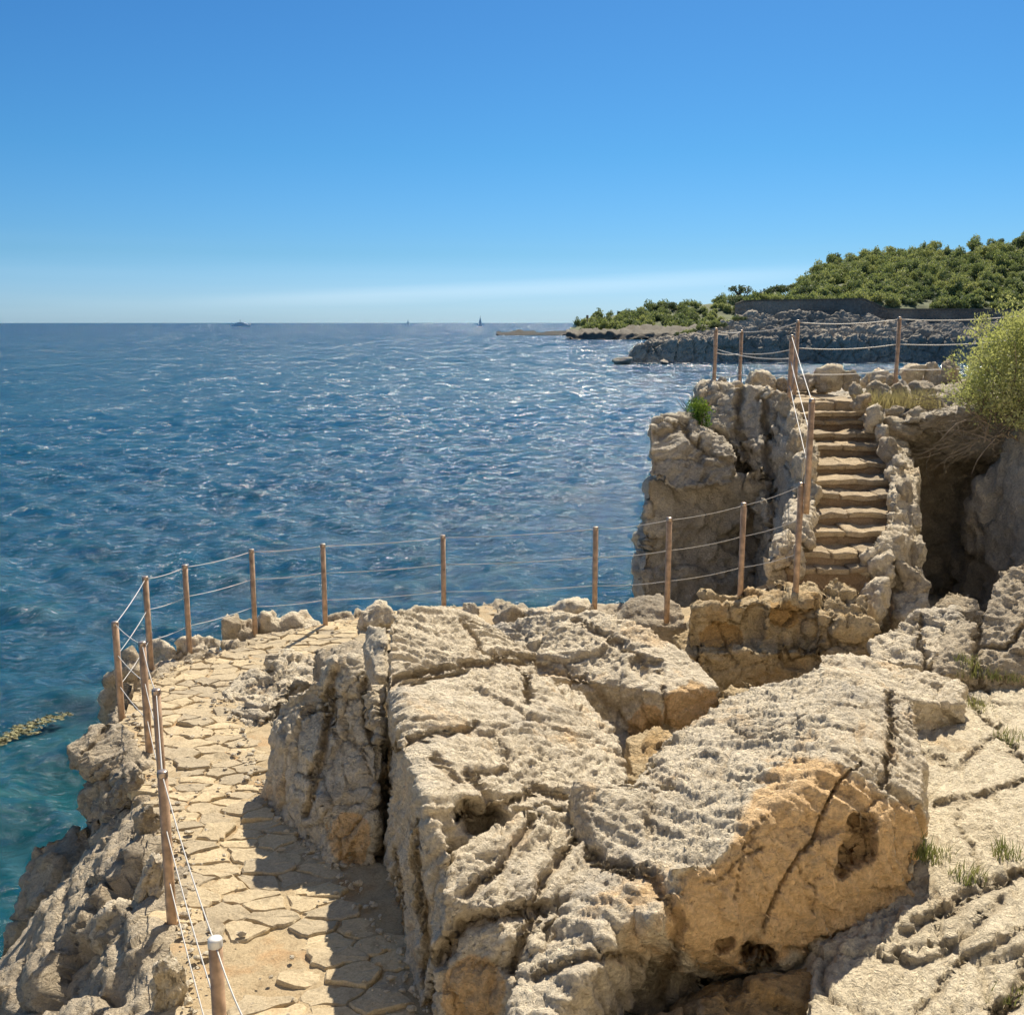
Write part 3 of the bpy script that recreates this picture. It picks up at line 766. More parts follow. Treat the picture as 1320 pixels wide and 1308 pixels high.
rock('boulder', 'low ochre block under the orange boulder at the bottom edge', [
    [W(905, 1300, 4.7), W(960, 1262, 5.0), W(1040, 1240, 5.15), W(1085, 1262, 5.1), W(1095, 1330, 4.7), W(900, 1345, 4.4)] + [Vector((.8, 5.6, -.3)), Vector((1.8, 5.6, -.3)), Vector((1.7, 4.4, -.3)), Vector((.7, 4.4, -.3))],
    [W(800, 1310, 4.75), W(880, 1290, 4.8), W(880, 1345, 4.3), W(800, 1345, 4.3)] + [Vector((.3, 5.2, -.3)), Vector((1, 5.2, -.3)), Vector((1, 4.2, -.3)), Vector((.3, 4.2, -.3))]],
    M_OCHRE, 'boulder', vox=.02, seed=404, big=.05, block=.08, bs=.4, crack=.05, strata=.02, sdir=(.4, -.4, .8), sper=.12, pit=.015, pits=9,
    ochre_regions=[(1000, 1290, 100, 50)])
rock('boulder', 'rounded pale boulder with a square shaded end behind the central slab', [
    drop([W(622, 806, 11.0), W(700, 794, 10.9), W(770, 787, 10.9), W(830, 806, 10.5), W(900, 850, 9.9), W(928, 884, 9.5), W(858, 894, 9.2), W(800, 880, 9.5), W(690, 868, 10.0)], -.3, .0)],
    M_LIME, 'boulder', vox=.02, seed=405, big=.07, block=.08, bs=.55, crack=.05, strata=.032, sdir=(-.3, .3, .9), sper=.11, pit=.018, pits=8,
    ochre_regions=[(895, 915, 40, 35), (835, 950, 25, 45)], dents=[(845, 960, 25, 40, .18, .3), (830, 860, 22, 16, .12, .2)],
    cracks=[([(740, 800), (800, 830), (850, 870)], .05, .07), ([(690, 860), (760, 880), (820, 940)], .05, .07), ([(858, 890), (862, 950)], .04, .07)])
rock('boulder', 'steep furrowed grey boulder rising on the inner side of the path', [
    drop([W(362, 905, 8.3), W(425, 866, 7.9), W(455, 854, 7.8), W(478, 880, 7.6), W(492, 940, 7.3), W(488, 1000, 7.1), W(440, 985, 7.2), W(398, 975, 7.4), W(350, 950, 7.9)], .1, 0) +
    [WZ(334, 1030, 0), WZ(380, 1080, 0), WZ(425, 1122, 0), WZ(480, 1118, 0), WZ(500, 1060, -.1)],
    [W(404, 900, 8.0), W(430, 856, 7.8), W(460, 848, 7.8), W(476, 900, 7.5), W(440, 940, 7.4)] + [Vector((-1.6, 8.0, 0)), Vector((-1.1, 8.0, 0)), Vector((-1.2, 7.2, 0))]],
    M_LIME, 'boulder', vox=.0165, seed=406, big=.10, block=.10, bs=.42, crack=.07, strata=.050, sdir=(.9, .35, .15), sper=.17, pit=.024, pits=8,
    ochre_regions=[(450, 1080, 30, 36)],
    cracks=[([(430, 870), (420, 950), (395, 1050)], .06, .12), ([(470, 880), (480, 960)], .05, .09)])
rock('boulder', 'narrow dark upright rock in the cleft left of the central slab', [
    drop([W(474, 806, 9.2), W(498, 806, 9.0), W(500, 870, 8.4), W(484, 870, 8.4), W(468, 832, 9.0)], -.1, .05),
    drop([W(476, 880, 8.2), W(497, 880, 8.2), W(498, 960, 7.6), W(488, 950, 7.6)], -.1, .0)],
    M_LIME, 'rock', vox=.024, seed=407, big=.05, block=.08, bs=.35, crack=.05, pit=.02)
rock('boulder', 'low broken outcrop jutting into the bend of the path', [
    drop([W(286, 890, 10.4), W(310, 865, 10.8), W(345, 862, 10.8), W(368, 880, 10.4), W(345, 925, 9.6), W(322, 940, 9.4), W(296, 915, 9.9)], -.2, .05),
    drop([W(348, 850, 11.0), W(375, 842, 11.2), W(410, 852, 11.0), W(400, 880, 10.4), W(360, 885, 10.3)], -.2, .05)],
    M_LIME, 'rock', vox=.02, seed=408, big=.10, block=.14, bs=.26, crack=.07, strata=.03, sdir=(.3, .2, .9), sper=.12, pit=.022, pits=9)
rock('boulder', 'grey knobbly rocks between the path bend and the cleft', [
    drop([W(405, 838, 10.4), W(440, 827, 10.2), W(470, 824, 10.0), W(474, 860, 9.2), W(430, 862, 9.4)], -.2, .05)],
    M_LIMEG, 'rock', vox=.025, seed=409, big=.10, block=.14, bs=.26, crack=.07, strata=.03, pit=.022, pits=9)
# rock bank below the foot of the stairs
rock('rock_bank', 'shaded broken rock bank below the foot of the stairs', [
    drop([W(886, 775, 11.0), W(905, 763, 11.2), W(990, 760, 11.3), W(992, 775, 10.9), W(890, 785, 10.8)], -.4, .03),
    drop([W(985, 760, 11.2), W(1005, 745, 11.4), W(1048, 752, 11.2), W(1046, 775, 10.8), W(985, 785, 10.8)], -.4, .03),
    drop([W(1046, 765, 11.0), W(1075, 742, 11.1), W(1122, 765, 10.9), W(1125, 810, 10.5), W(1055, 795, 10.6)], -.4, .05),
    drop([W(900, 840, 10.5), W(1120, 840, 10.4), W(1120, 800, 11.2), W(900, 800, 11.3)], -.5, .0)],
    M_OCHRE, 'rock', vox=.025, seed=410, big=.10, block=.18, bs=.38, crack=.10, strata=.03, sdir=(.3, .2, .9), sper=.15, pit=.022, pits=8,
    dents=[(1035, 850, 40, 24, .16, .2)],
    ochre_regions=[(930, 820, 30, 20), (1010, 790, 20, 20)])
rock('boulder', 'dark rounded boulder behind the fence post in front of the rock pillar', [
    drop([W(786, 796, 11.6), W(812, 770, 11.8), W(850, 763, 11.9), W(876, 776, 11.7), W(888, 808, 11.4), W(800, 812, 11.3)], -.5, .02)],
    M_LIMEG, 'boulder', vox=.03, seed=411, big=.03, block=.02, bs=.6, crack=.02, strata=.01, pit=.01)
rock('boulder', 'sunlit ridged rock leaning up towards the grotto', [
    drop([W(1122, 822, 10.2), W(1190, 786, 10.6), W(1235, 783, 10.6), W(1242, 800, 10.3), W(1195, 858, 9.6), W(1125, 850, 9.8)], -.2, .0)],
    M_LIME, 'rock', vox=.022, seed=412, big=.07, block=.09, bs=.4, crack=.06, strata=.035, sdir=(.6, .3, .7), sper=.12, pit=.018, pits=9,
    cracks=[([(1190, 795), (1185, 830), (1195, 860)], .04, .1)])
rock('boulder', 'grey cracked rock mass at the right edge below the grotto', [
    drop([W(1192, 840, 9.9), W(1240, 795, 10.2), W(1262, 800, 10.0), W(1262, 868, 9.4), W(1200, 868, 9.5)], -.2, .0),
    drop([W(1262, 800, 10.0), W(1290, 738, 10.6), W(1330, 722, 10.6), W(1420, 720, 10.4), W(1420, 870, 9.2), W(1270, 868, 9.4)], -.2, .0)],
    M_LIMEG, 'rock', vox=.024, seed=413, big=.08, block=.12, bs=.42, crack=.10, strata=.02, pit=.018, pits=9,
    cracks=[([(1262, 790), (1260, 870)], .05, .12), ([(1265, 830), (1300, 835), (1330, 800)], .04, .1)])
rock('boulder', 'small dark rock lying at the mouth of the grotto', [
    drop([W(1200, 785, 11.8), W(1222, 760, 12.2), W(1250, 762, 12.2), W(1268, 790, 11.6), W(1210, 792, 11.4)], -.3, .1)],
    M_LIMEG, 'rock', vox=.03, seed=414, big=.06, block=.08, bs=.4, crack=.05)
rock('boulder', 'flat pale rock wedged behind the crest of the orange boulder', [
    drop([W(1055, 842, 9.0), W(1100, 840, 9.1), W(1195, 870, 8.9), W(1240, 880, 8.9), W(1235, 905, 8.5), W(1190, 905, 8.3), W(1060, 870, 8.6)], 0, .0)],
    M_LIME, 'rock', vox=.022, seed=415, big=.05, block=.09, bs=.35, crack=.06, pit=.018, pits=9)
for lab_, hp, sd_ in (('ochre rock in the hollow between rounded boulder and rock bank', [W(930, 890, 9.6), W(965, 878, 9.8), W(1000, 885, 9.6), W(985, 915, 9.0), W(935, 920, 9.0)], 416),
                 ('small ochre rock in the gap between central slab and orange boulder', [W(806, 950, 8.6), W(845, 930, 8.9), W(872, 960, 8.4), W(850, 1000, 8.0), W(812, 1000, 8.0)], 417),
                 ('pale low rock at the left end of the rock bank', [W(868, 818, 11.0), W(892, 806, 11.2), W(900, 850, 10.6), W(880, 850, 10.6)], 418)):
    rock('boulder', lab_, [drop(hp, -.3, .1)], M_OCHRE, 'rock', vox=.024, seed=sd_, big=.05, block=.08, bs=.25, crack=.05, pit=.015)
# rocks perched at the cliff edge, left
rock('boulder', 'pale forked rock jutting over the sea below the corner post', [
    [W(84, 962, 8.9), W(118, 932, 9.2), W(150, 930, 9.2), W(172, 945, 9.0), W(176, 968, 8.8), W(150, 995, 8.6), W(118, 1002, 8.6), W(92, 990, 8.8)] +
    [W(95, 970, 9.8), W(150, 940, 9.8), W(170, 960, 9.6), W(130, 1000, 9.4)]],
    M_LIMEG, 'rock', vox=.02, seed=420, big=.06, block=.12, bs=.28, crack=.09, strata=.02, pit=.015, cracks=[([(105, 975), (135, 940)], .03, .06)])

EDGE = [
    ('upright brown rock at the far left corner of the path', 140, 838, 192, 935, 10.6, 1),
    ('rounded rock outside the second fence post from the corner', 196, 826, 240, 872, 11.7, 2),
    ('long low rock between the second and third path posts', 236, 818, 286, 860, 11.9, 3),
    ('tall pointed rock just left of the post at the path bend', 285, 790, 325, 840, 12.5, 4),
    ('brown lumpy rock right of the post at the path bend', 330, 786, 364, 830, 12.9, 5),
    ('flat-topped rock in the edge row before the post by the sea', 360, 790, 412, 824, 13.0, 6),
    ('small low rock just right of the last free-standing path post', 418, 788, 462, 810, 13.3, 7),
    ('square brown rock at the left foot of the central slab', 462, 778, 508, 810, 12.8, 8),
    ('tiny rock peeping over the right shoulder of the central slab', 596, 778, 614, 796, 12.8, 9),
    ('grey pointed rock on the path edge over the sea, centre', 634, 776, 682, 806, 12.6, 10),
    ('low brown rock right of the grey pointed edge rock', 676, 780, 728, 806, 12.5, 11),
    ('flat rock left of the fence post before the rock pillar', 722, 770, 776, 800, 12.4, 12),
    ('small brown stone under the post before the rock pillar', 700, 788, 750, 812, 11.9, 13),
]
for lab, x0, y0, x1, y1, d, sd_ in EDGE:
    x0 -= 3; x1 += 4; y0 -= 2
    rock_at('edge_rock', lab, x0, y0, x1, y1, d, M_LIMEG if sd_ % 3 == 1 else M_LIME, 500 + sd_, group='rocks lining the outer edge of the path', sink=.25, sub=4, rough=.075)
ROW = [
    ('rounded rock at the left foot of the landing corner post', 920, 486, 944, 506, 17.4), ('small brown stone beside the landing corner post', 938, 490, 962, 504, 17.6),
    ('large round rock between two posts at the back of the landing', 956, 476, 1000, 502, 18.2), ('low stone left of the stair-head post', 998, 486, 1024, 502, 18.2),
    ('brown rock right of the stair-head post', 1018, 480, 1058, 502, 18.0), ('highest cracked rock in the row behind the landing', 1048, 468, 1090, 501, 17.9),
    ('round rock right of the highest landing rock', 1084, 476, 1112, 500, 17.8), ('small rock in the middle of the landing row', 1108, 480, 1128, 498, 17.9),
    ('sloping rock left of the upper fence post', 1120, 474, 1148, 496, 17.7), ('small upright stone touching the upper fence post', 1140, 480, 1160, 496, 17.4),
    ('broad rock right of the upper fence post', 1160, 468, 1196, 494, 17.5), ('pale rock near the bush in the upper row', 1190, 466, 1214, 494, 17.4),
    ('last rock of the upper row under the bush', 1208, 462, 1240, 492, 17.2),
]
for k, (lab, x0, y0, x1, y1, d) in enumerate(ROW):
    rock_at('parapet_rock', lab, x0, y0, x1, y1, d, M_LIME if k % 3 else M_LIMEG, 540 + k, group='rocks in a row behind the stair landing', sink=.2, sub=4, rough=.07)
ROW2 = [
    ('pale squat rock at the right corner of the landing', 1094, 492, 1116, 514, 15.9), ('dark upright rock behind the dry grass', 1112, 490, 1150, 520, 16.3),
    ('grey lumpy rock behind the dry grass', 1146, 492, 1176, 518, 16.3), ('dark flat rock behind the dry grass, near the bush', 1170, 490, 1212, 516, 16.2),
    ('stone at the front of the dry grass bed', 1140, 522, 1164, 542, 15.0), ('long stone below the dry grass bed', 1160, 522, 1205, 546, 14.9),
    ('ledge stone hanging over the grotto', 1138, 536, 1200, 566, 14.7),
]
for k, (lab, x0, y0, x1, y1, d) in enumerate(ROW2):
    rock_at('terrace_rock', lab, x0, y0, x1, y1, d, M_LIMEG, 570 + k, group='rocks round the small grass terrace', sink=.2, sub=4, rough=.07)
for k, (lab, x0, y0, x1, y1, d) in enumerate([
    ('pale broken stone on the cliff edge left of the nearest fence post', 196, 1225, 240, 1300, 5.35), ('rough stone beside the long rusty post on the cliff edge', 172, 1030, 212, 1085, 7.4),
    ('jagged stone on the cliff edge below the long rusty post', 178, 1100, 216, 1165, 6.5), ('flat stone wedged by the middle fence post over the cliff', 140, 985, 205, 1030, 8.2),
    ('brown lump hanging on the cliff face above the water', 120, 1150, 190, 1230, 6.6)]):
    rock_at('cliff_edge_rock', lab, x0, y0, x1, y1, d, M_LIME if k % 2 == 0 else M_LIMEG, 590 + k, group='loose rocks along the cliff edge', sink=.3, sub=5, rough=.09)

# ------------------------------------------------------------------ path
def in_poly(x, y, poly):
    c = False; n = len(poly)
    for i in range(n):
        x0, y0 = poly[i]; x1, y1 = poly[i - 1]
        if (y0 > y) != (y1 > y) and x < (x1 - x0) * (y - y0) / (y1 - y0) + x0: c = not c
    return c

def lerp_rows(nu, nv, A, B):
    """grid between two polylines, resampled by arc length"""
    def res(P):
        P = np.array([list(p) for p in P]); s = np.r_[0, np.cumsum(np.linalg.norm(np.diff(P, axis=0), axis=1))]
        return P, s / s[-1]
    # keep index pairing so that both edges stay matched
    t = np.linspace(0, len(A) - 1, nv); i = np.minimum(t.astype(int), len(A) - 2); f = (t - i)[:, None]
    PA = np.array([list(p) for p in A]); PB = np.array([list(p) for p in B])
    a = PA[i] * (1 - f) + PA[i + 1] * f; b = PB[i] * (1 - f) + PB[i + 1] * f
    u = np.linspace(0, 1, nu)[None, :, None]
    return a[:, None] * (1 - u) + b[:, None] * u

def grid_mesh(name, G):
    nv, nu = G.shape[:2]
    V = G.reshape(-1, 3); idx = np.arange(nu * nv).reshape(nv, nu)
    f = np.stack([idx[:-1, :-1], idx[:-1, 1:], idx[1:, 1:], idx[1:, :-1]], -1).reshape(-1, 4)
    me = bpy.data.meshes.new(name); me.from_pydata(V.tolist(), [], f.tolist()); me.update()
    return me

G = lerp_rows(46, 420, [l + (l - r).normalized() * .06 for l, r in zip(LE, RE)], [r - (l - r).normalized() * (.35 if i_ < 11 else .06) for i_, (l, r) in enumerate(zip(LE, RE))])
sh = G.shape; V = G.reshape(-1, 3).astype(np.float32)
V[:, 2] += .004 + fbm(V * 3, 71, 4) * .035 + (1 - np.abs(noise(V * 9, 73)) * 2) * .010 + noise(V * 30, 72) * .005
me = grid_mesh('path', V.reshape(sh)); smooth(me)
po = link('path', me, None, M_EARTH); tag(po, kind='structure')
pathme = me
if me.polygons[0].normal.z < 0: me.flip_normals()

def clip_half(poly, px, py, nx, ny):
    out = []
    for i in range(len(poly)):
        a = poly[i]; b = poly[(i + 1) % len(poly)]
        da = (a[0] - px) * nx + (a[1] - py) * ny; db = (b[0] - px) * nx + (b[1] - py) * ny
        if da <= 0: out.append(a)
        if (da < 0) != (db < 0):
            s = da / (da - db); out.append((a[0] + (b[0] - a[0]) * s, a[1] + (b[1] - a[1]) * s))
    return out

def tint_by_object(m, amt=.22):
    t = m.node_tree; b = t.nodes['Principled BSDF']; src = b.inputs['Base Color'].links[0].from_socket
    oi = t.nodes.new('ShaderNodeObjectInfo')
    t.links.new(mix(t, 1.0, src, mix(t, oi.outputs['Random'], (1 - amt, 1 - amt, 1 - amt * .9), (1.12, 1.08, 1.0)), 'MULTIPLY'), b.inputs['Base Color'])
for m_ in (M_PAVE, M_TREAD): tint_by_object(m_)

def flagstones():
    rng = random.Random(8)
    poly = [(p.x, p.y) for p in LE[:12]] + [(p.x, p.y) for p in reversed(RE[:12])]
    SX = 1.6   # stones are laid longer across the path
    seeds = []
    tries = 0
    while tries < 9000:
        tries += 1
        x = rng.uniform(-4.6, 0.4); y = rng.uniform(4.4, 14.2)
        far = min(1, max(0, (y - 7) / 5))
        md = rng.choice([.11, .13, .155, .19, .26])
        if y < 6.6: md *= 1.15
        if all(((x - a) / SX) ** 2 + (y - b) ** 2 > md * md for a, b in seeds): seeds.append((x, y))
    bare = [WZ(322, 1262, 0), WZ(305, 1235, 0)]
    k = 0
    for (x, y) in seeds:
        if not in_poly(x, y, poly): continue
        if any(abs(x - b.x) < .26 and abs(y - b.y) < .22 for b in bare): continue
        wt = 0
        nb = sorted(((a - x) ** 2 / SX ** 2 + (b - y) ** 2, a, b) for a, b in seeds if (a, b) != (x, y))[:14]
        cell = [(x - .8, y - .8), (x + .8, y - .8), (x + .8, y + .8), (x - .8, y + .8)]
        for _, a, b in nb:
            mx, my = (a + x) / 2, (b + y) / 2
            nx, ny = (a - x) / SX ** 2, (b - y)
            l = math.hypot(nx, ny); nx /= l; ny /= l
            g = .002 + .007 * rng.random()
            cell = clip_half(cell, mx - nx * g, my - ny * g, nx, ny)
            if len(cell) < 3: break
        if len(cell) < 3: continue
        # chip the outline
        out = []
        for i in range(len(cell)):
            a = cell[i]; b = cell[(i + 1) % len(cell)]
            L = math.hypot(b[0] - a[0], b[1] - a[1])
            if L < .03: continue
            out.append((a[0] + (x - a[0]) * .02, a[1] + (y - a[1]) * .02))
            m = 4 if L > .22 else (3 if L > .12 else 2)
            for q in range(1, m):
                s = q / m + rng.uniform(-.1, .1); j = rng.uniform(-.016, .026)
                qx, qy = a[0] + (b[0] - a[0]) * s, a[1] + (b[1] - a[1]) * s
                dl = math.hypot(x - qx, y - qy)
                out.append((qx + (x - qx) / dl * j, qy + (y - qy) / dl * j))
        if len(out) < 4: continue
        n = len(out)
        tx, ty = rng.gauss(0, .04), rng.gauss(.03, .045); z0 = rng.uniform(.020, .036) + (.018 if rng.random() < .15 else 0)
        def zz(px_, py_): return z0 + (px_ - x) * tx + (py_ - y) * ty
        vs = []
        for s, dz in ((1.0, -.09), (1.0, -.010), (.93, .0)):
            for (qx, qy) in out:
                X_, Y_ = x + (qx - x) * s, y + (qy - y) * s
                vs.append((X_ - x, Y_ - y, zz(X_, Y_) + dz + (rng.uniform(-.004, .004) if s < 1 else 0)))
        vs.append((0, 0, zz(x, y) + rng.uniform(-.006, .008)))
        fs = []
        for r_ in range(2):
            for i in range(n):
                j = (i + 1) % n; fs.append((r_ * n + i, r_ * n + j, (r_ + 1) * n + j, (r_ + 1) * n + i))
        for i in range(n): fs.append((2 * n + i, 2 * n + (i + 1) % n, 3 * n))
        me = bpy.data.meshes.new('flagstone'); me.from_pydata(vs, [], fs); me.update()
        zr = 0
        o = link('flagstone', me, po, M_PAVE); o.location = (x, y, zr)
        k += 1
    print('flagstones', k)
flagstones()

# ------------------------------------------------------------------ stairs
def slab_mesh(x0, x1, y0, y1, z0, z1, seed, seg=.045, rough=.02):
    nx = max(4, int((x1 - x0) / seg)); ny = max(3, int((y1 - y0) / seg)); nz_ = max(3, int((z1 - z0) / seg))
    bm = bmesh.new(); bmesh.ops.create_cube(bm, size=1)
    me = bpy.data.meshes.new('b')
    bm.free()
    V = []; Fc = []; vid = {}
    def vtx(i, j, k):
        if (i, j, k) not in vid:
            vid[(i, j, k)] = len(V); V.append((x0 + (x1 - x0) * i / nx, y0 + (y1 - y0) * j / ny, z0 + (z1 - z0) * k / nz_))
        return vid[(i, j, k)]
    for i in range(nx):
        for j in range(ny):
            Fc.append((vtx(i, j, nz_), vtx(i + 1, j, nz_), vtx(i + 1, j + 1, nz_), vtx(i, j + 1, nz_)))
    for i in range(nx):
        for k in range(nz_):
            Fc.append((vtx(i, 0, k), vtx(i + 1, 0, k), vtx(i + 1, 0, k + 1), vtx(i, 0, k + 1)))
            Fc.append((vtx(i + 1, ny, k), vtx(i, ny, k), vtx(i, ny, k + 1), vtx(i + 1, ny, k + 1)))
    for j in range(ny):
        for k in range(nz_):
            Fc.append((vtx(0, j + 1, k), vtx(0, j, k), vtx(0, j, k + 1), vtx(0, j + 1, k + 1)))
            Fc.append((vtx(nx, j, k), vtx(nx, j + 1, k), vtx(nx, j + 1, k + 1), vtx(nx, j, k + 1)))
    me.from_pydata(V, [], Fc); me.update()
    smooth(me)
    v, n = get_vn(me)
    edge = noise(v * np.array([5, 5, 9], np.float32), seed) * rough * 1.3 + noise(v * 14, seed + 1) * rough * .6
    v = v + n * edge[:, None]
    v[:, 2] += noise(v * np.array([3.2, 1, 0], np.float32) + seed, seed + 2) * rough * 1.2
    set_v(me, v)
    return me

stair = empty('stone_staircase', WZ(1070, 745, 1.0), 'rough stone staircase with uneven worn steps climbing to the landing', 'stairs')
base_l = stair.location.copy()
def put(me, name, mat, parent):
    o = link(name, me, parent, mat); v, _ = get_vn(me)
    c = v.mean(0); set_v(me, v - c); o.location = Vector([float(q) for q in c]) - parent.location
    return o
rng = random.Random(4)
pts = []
for k, (xl, xr, py, z) in enumerate(ST):
    a = WZ(xl, py, z); b = WZ(xr, py, z); pts.append((a, b))
for k, (a, b) in enumerate(pts):
    y0 = (a.y + b.y) / 2
    yn = (pts[k + 1][0].y + .15) if k < len(pts) - 1 else 18.3
    x0, x1 = a.x - .10, b.x + .12
    if k == len(pts) - 1: break
    # riser block, then thin tread slabs that stick out over it
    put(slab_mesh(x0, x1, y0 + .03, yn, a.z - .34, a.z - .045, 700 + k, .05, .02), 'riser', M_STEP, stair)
    cuts = sorted([x0] + [x0 + (x1 - x0) * f for f in ([.33 + .1 * rng.random(), .68 + .08 * rng.random()] if rng.random() < .5 else [.4 + .2 * rng.random()])] + [x1])
    for p, q in zip(cuts[:-1], cuts[1:]):
        dz = rng.uniform(-.018, .018)
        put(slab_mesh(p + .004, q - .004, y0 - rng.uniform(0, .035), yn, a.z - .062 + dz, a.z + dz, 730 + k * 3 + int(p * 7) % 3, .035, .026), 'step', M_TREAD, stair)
# landing paving
a, b = pts[-1]
ys = [a.y, a.y + .55, a.y + 1.15, a.y + 1.8, a.y + 2.5]
for j in range(4):
    xs = [a.x - .35, a.x + .2 + .25 * rng.random(), a.x + .75 + .2 * rng.random(), b.x + .15]
    for i in range(3):
        put(slab_mesh(xs[i] + .006, xs[i + 1] - .006, ys[j] + .006, ys[j + 1] - .006, 2.5, 2.66 + rng.uniform(-.012, .02) + j * .012, 780 + j * 3 + i, .06, .016), 'paving_stone', M_TREAD, stair)
# rubble-and-mortar core of the two kerbs
for side in (0, 1):
    hs = []
    for k in range(len(ST) - 1):
        q = []
        for (xl, xr, py, z) in (ST[k], ST[k + 1]):
            a_ = WZ(xr if side else xl, py, z); sg = 1 if side else -1
            for ox in (.02, .34):
                q += [Vector((a_.x + sg * ox, a_.y + .05, z + (.16 if ox < .1 else .06))), Vector((a_.x + sg * (ox + .05), a_.y + .05, z - 1.0))]
        hs.append(q)
    me = rock_mesh(hs, vox=.03, seed=640 + side, big=.05, block=.14, bs=.24, crack=.07, strata=.02, pit=.02, pits=9)
    o = link('kerb_core', me, stair, M_LIME); o.location = -stair.location
# rubble kerb stones, right of the steps
KR = [(1098, 505, 1122, 528, 15.3), (1112, 518, 1140, 552, 14.9), (1128, 546, 1146, 566, 14.5), (1134, 562, 1158, 592, 13.9), (1146, 584, 1166, 606, 13.6), (1140, 600, 1160, 622, 13.4),
      (1146, 612, 1176, 664, 12.9), (1140, 655, 1172, 688, 12.5), (1160, 650, 1186, 690, 12.6), (1134, 684, 1170, 720, 12.0), (1165, 690, 1194, 735, 12.1), (1118, 706, 1156, 748, 11.6),
      (1150, 722, 1192, 770, 11.6), (1108, 742, 1150, 800, 11.2), (1145, 762, 1198, 815, 11.3), (1128, 690, 1146, 712, 12.0), (1170, 730, 1196, 765, 11.8)]
for k, (x0, y0, x1, y1, d) in enumerate(KR):
    rock_at('kerb_stone', None, x0, y0, x1, y1, d, M_LIMEG if k % 3 == 0 else M_LIME, 800 + k, parent=stair, sink=.2, sub=4, rough=.075, depth=.42)
KL = [(1000, 505, 1022, 530, 15.2), (1008, 525, 1032, 558, 14.8), (1014, 552, 1046, 585, 14.0), (1022, 575, 1056, 622, 13.4), (1030, 618, 1058, 650, 12.9), (1030, 645, 1058, 676, 12.5), (1022, 672, 1050, 706, 12.0), (1012, 700, 1040, 738, 11.7)]
for k, (x0, y0, x1, y1, d) in enumerate(KL):
    rock_at('kerb_stone', None, x0, y0, x1, y1, d, M_LIMEG if k % 2 == 0 else M_LIME, 830 + k, parent=stair, sink=.25, sub=4, rough=.07, depth=.4)
# craggy cliff face between the perched boulder and the stairs
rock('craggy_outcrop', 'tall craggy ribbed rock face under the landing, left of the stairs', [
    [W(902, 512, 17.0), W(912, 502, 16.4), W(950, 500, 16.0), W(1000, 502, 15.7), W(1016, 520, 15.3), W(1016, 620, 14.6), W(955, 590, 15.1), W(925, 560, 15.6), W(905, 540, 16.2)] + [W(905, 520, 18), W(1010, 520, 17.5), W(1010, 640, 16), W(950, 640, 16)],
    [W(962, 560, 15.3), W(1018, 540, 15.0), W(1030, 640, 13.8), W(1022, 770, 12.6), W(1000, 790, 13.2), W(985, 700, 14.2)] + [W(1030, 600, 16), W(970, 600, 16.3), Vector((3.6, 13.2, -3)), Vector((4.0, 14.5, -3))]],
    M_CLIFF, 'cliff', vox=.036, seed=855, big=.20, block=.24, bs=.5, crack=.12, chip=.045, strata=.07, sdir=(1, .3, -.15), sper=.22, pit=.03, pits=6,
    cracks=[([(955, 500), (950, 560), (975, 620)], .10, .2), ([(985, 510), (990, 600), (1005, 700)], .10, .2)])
for k, (lab, x0, y0, x1, y1, d) in enumerate([
    ('rock at the seaward top corner of the landing', 900, 500, 926, 535, 16.2), ('grey rock under the landing corner post', 926, 492, 952, 516, 16.3),
    ('low rock under the back fence of the landing', 950, 494, 978, 512, 16.2), ('pale rock at the top left of the stairs', 976, 496, 1000, 514, 15.9)]):
    rock_at('cliff_head_rock', lab, x0, y0, x1, y1, d, M_LIME, 850 + k, sink=.3, sub=4, rough=.11, depth=.5, group='rocks capping the cliff left of the stairs')

# ------------------------------------------------------------------ fences
def tube_mesh(path, r, seg=8, caps=True):
    bm = bmesh.new(); rings = []
    for i, p in enumerate(path):
        t = (path[min(i + 1, len(path) - 1)] - path[max(i - 1, 0)]).normalized()
        a = t.orthogonal().normalized() if abs(t.z) < .9 else t.cross(Vector((0, 1, 0))).normalized()
        b = t.cross(a)
        rings.append([bm.verts.new(p + (a * cos(2 * pi * k / seg) + b * sin(2 * pi * k / seg)) * r) for k in range(seg)])
    for A, B in zip(rings[:-1], rings[1:]):
        for k in range(seg):
            try: bm.faces.new((A[k], A[(k + 1) % seg], B[(k + 1) % seg], B[k]))
            except ValueError: pass
    if caps:
        bm.faces.new(list(reversed(rings[0]))); bm.faces.new(rings[-1])
    bmesh.ops.recalc_face_normals(bm, faces=bm.faces)
    me = bpy.data.meshes.new('tube'); bm.to_mesh(me); bm.free(); smooth(me)
    return me

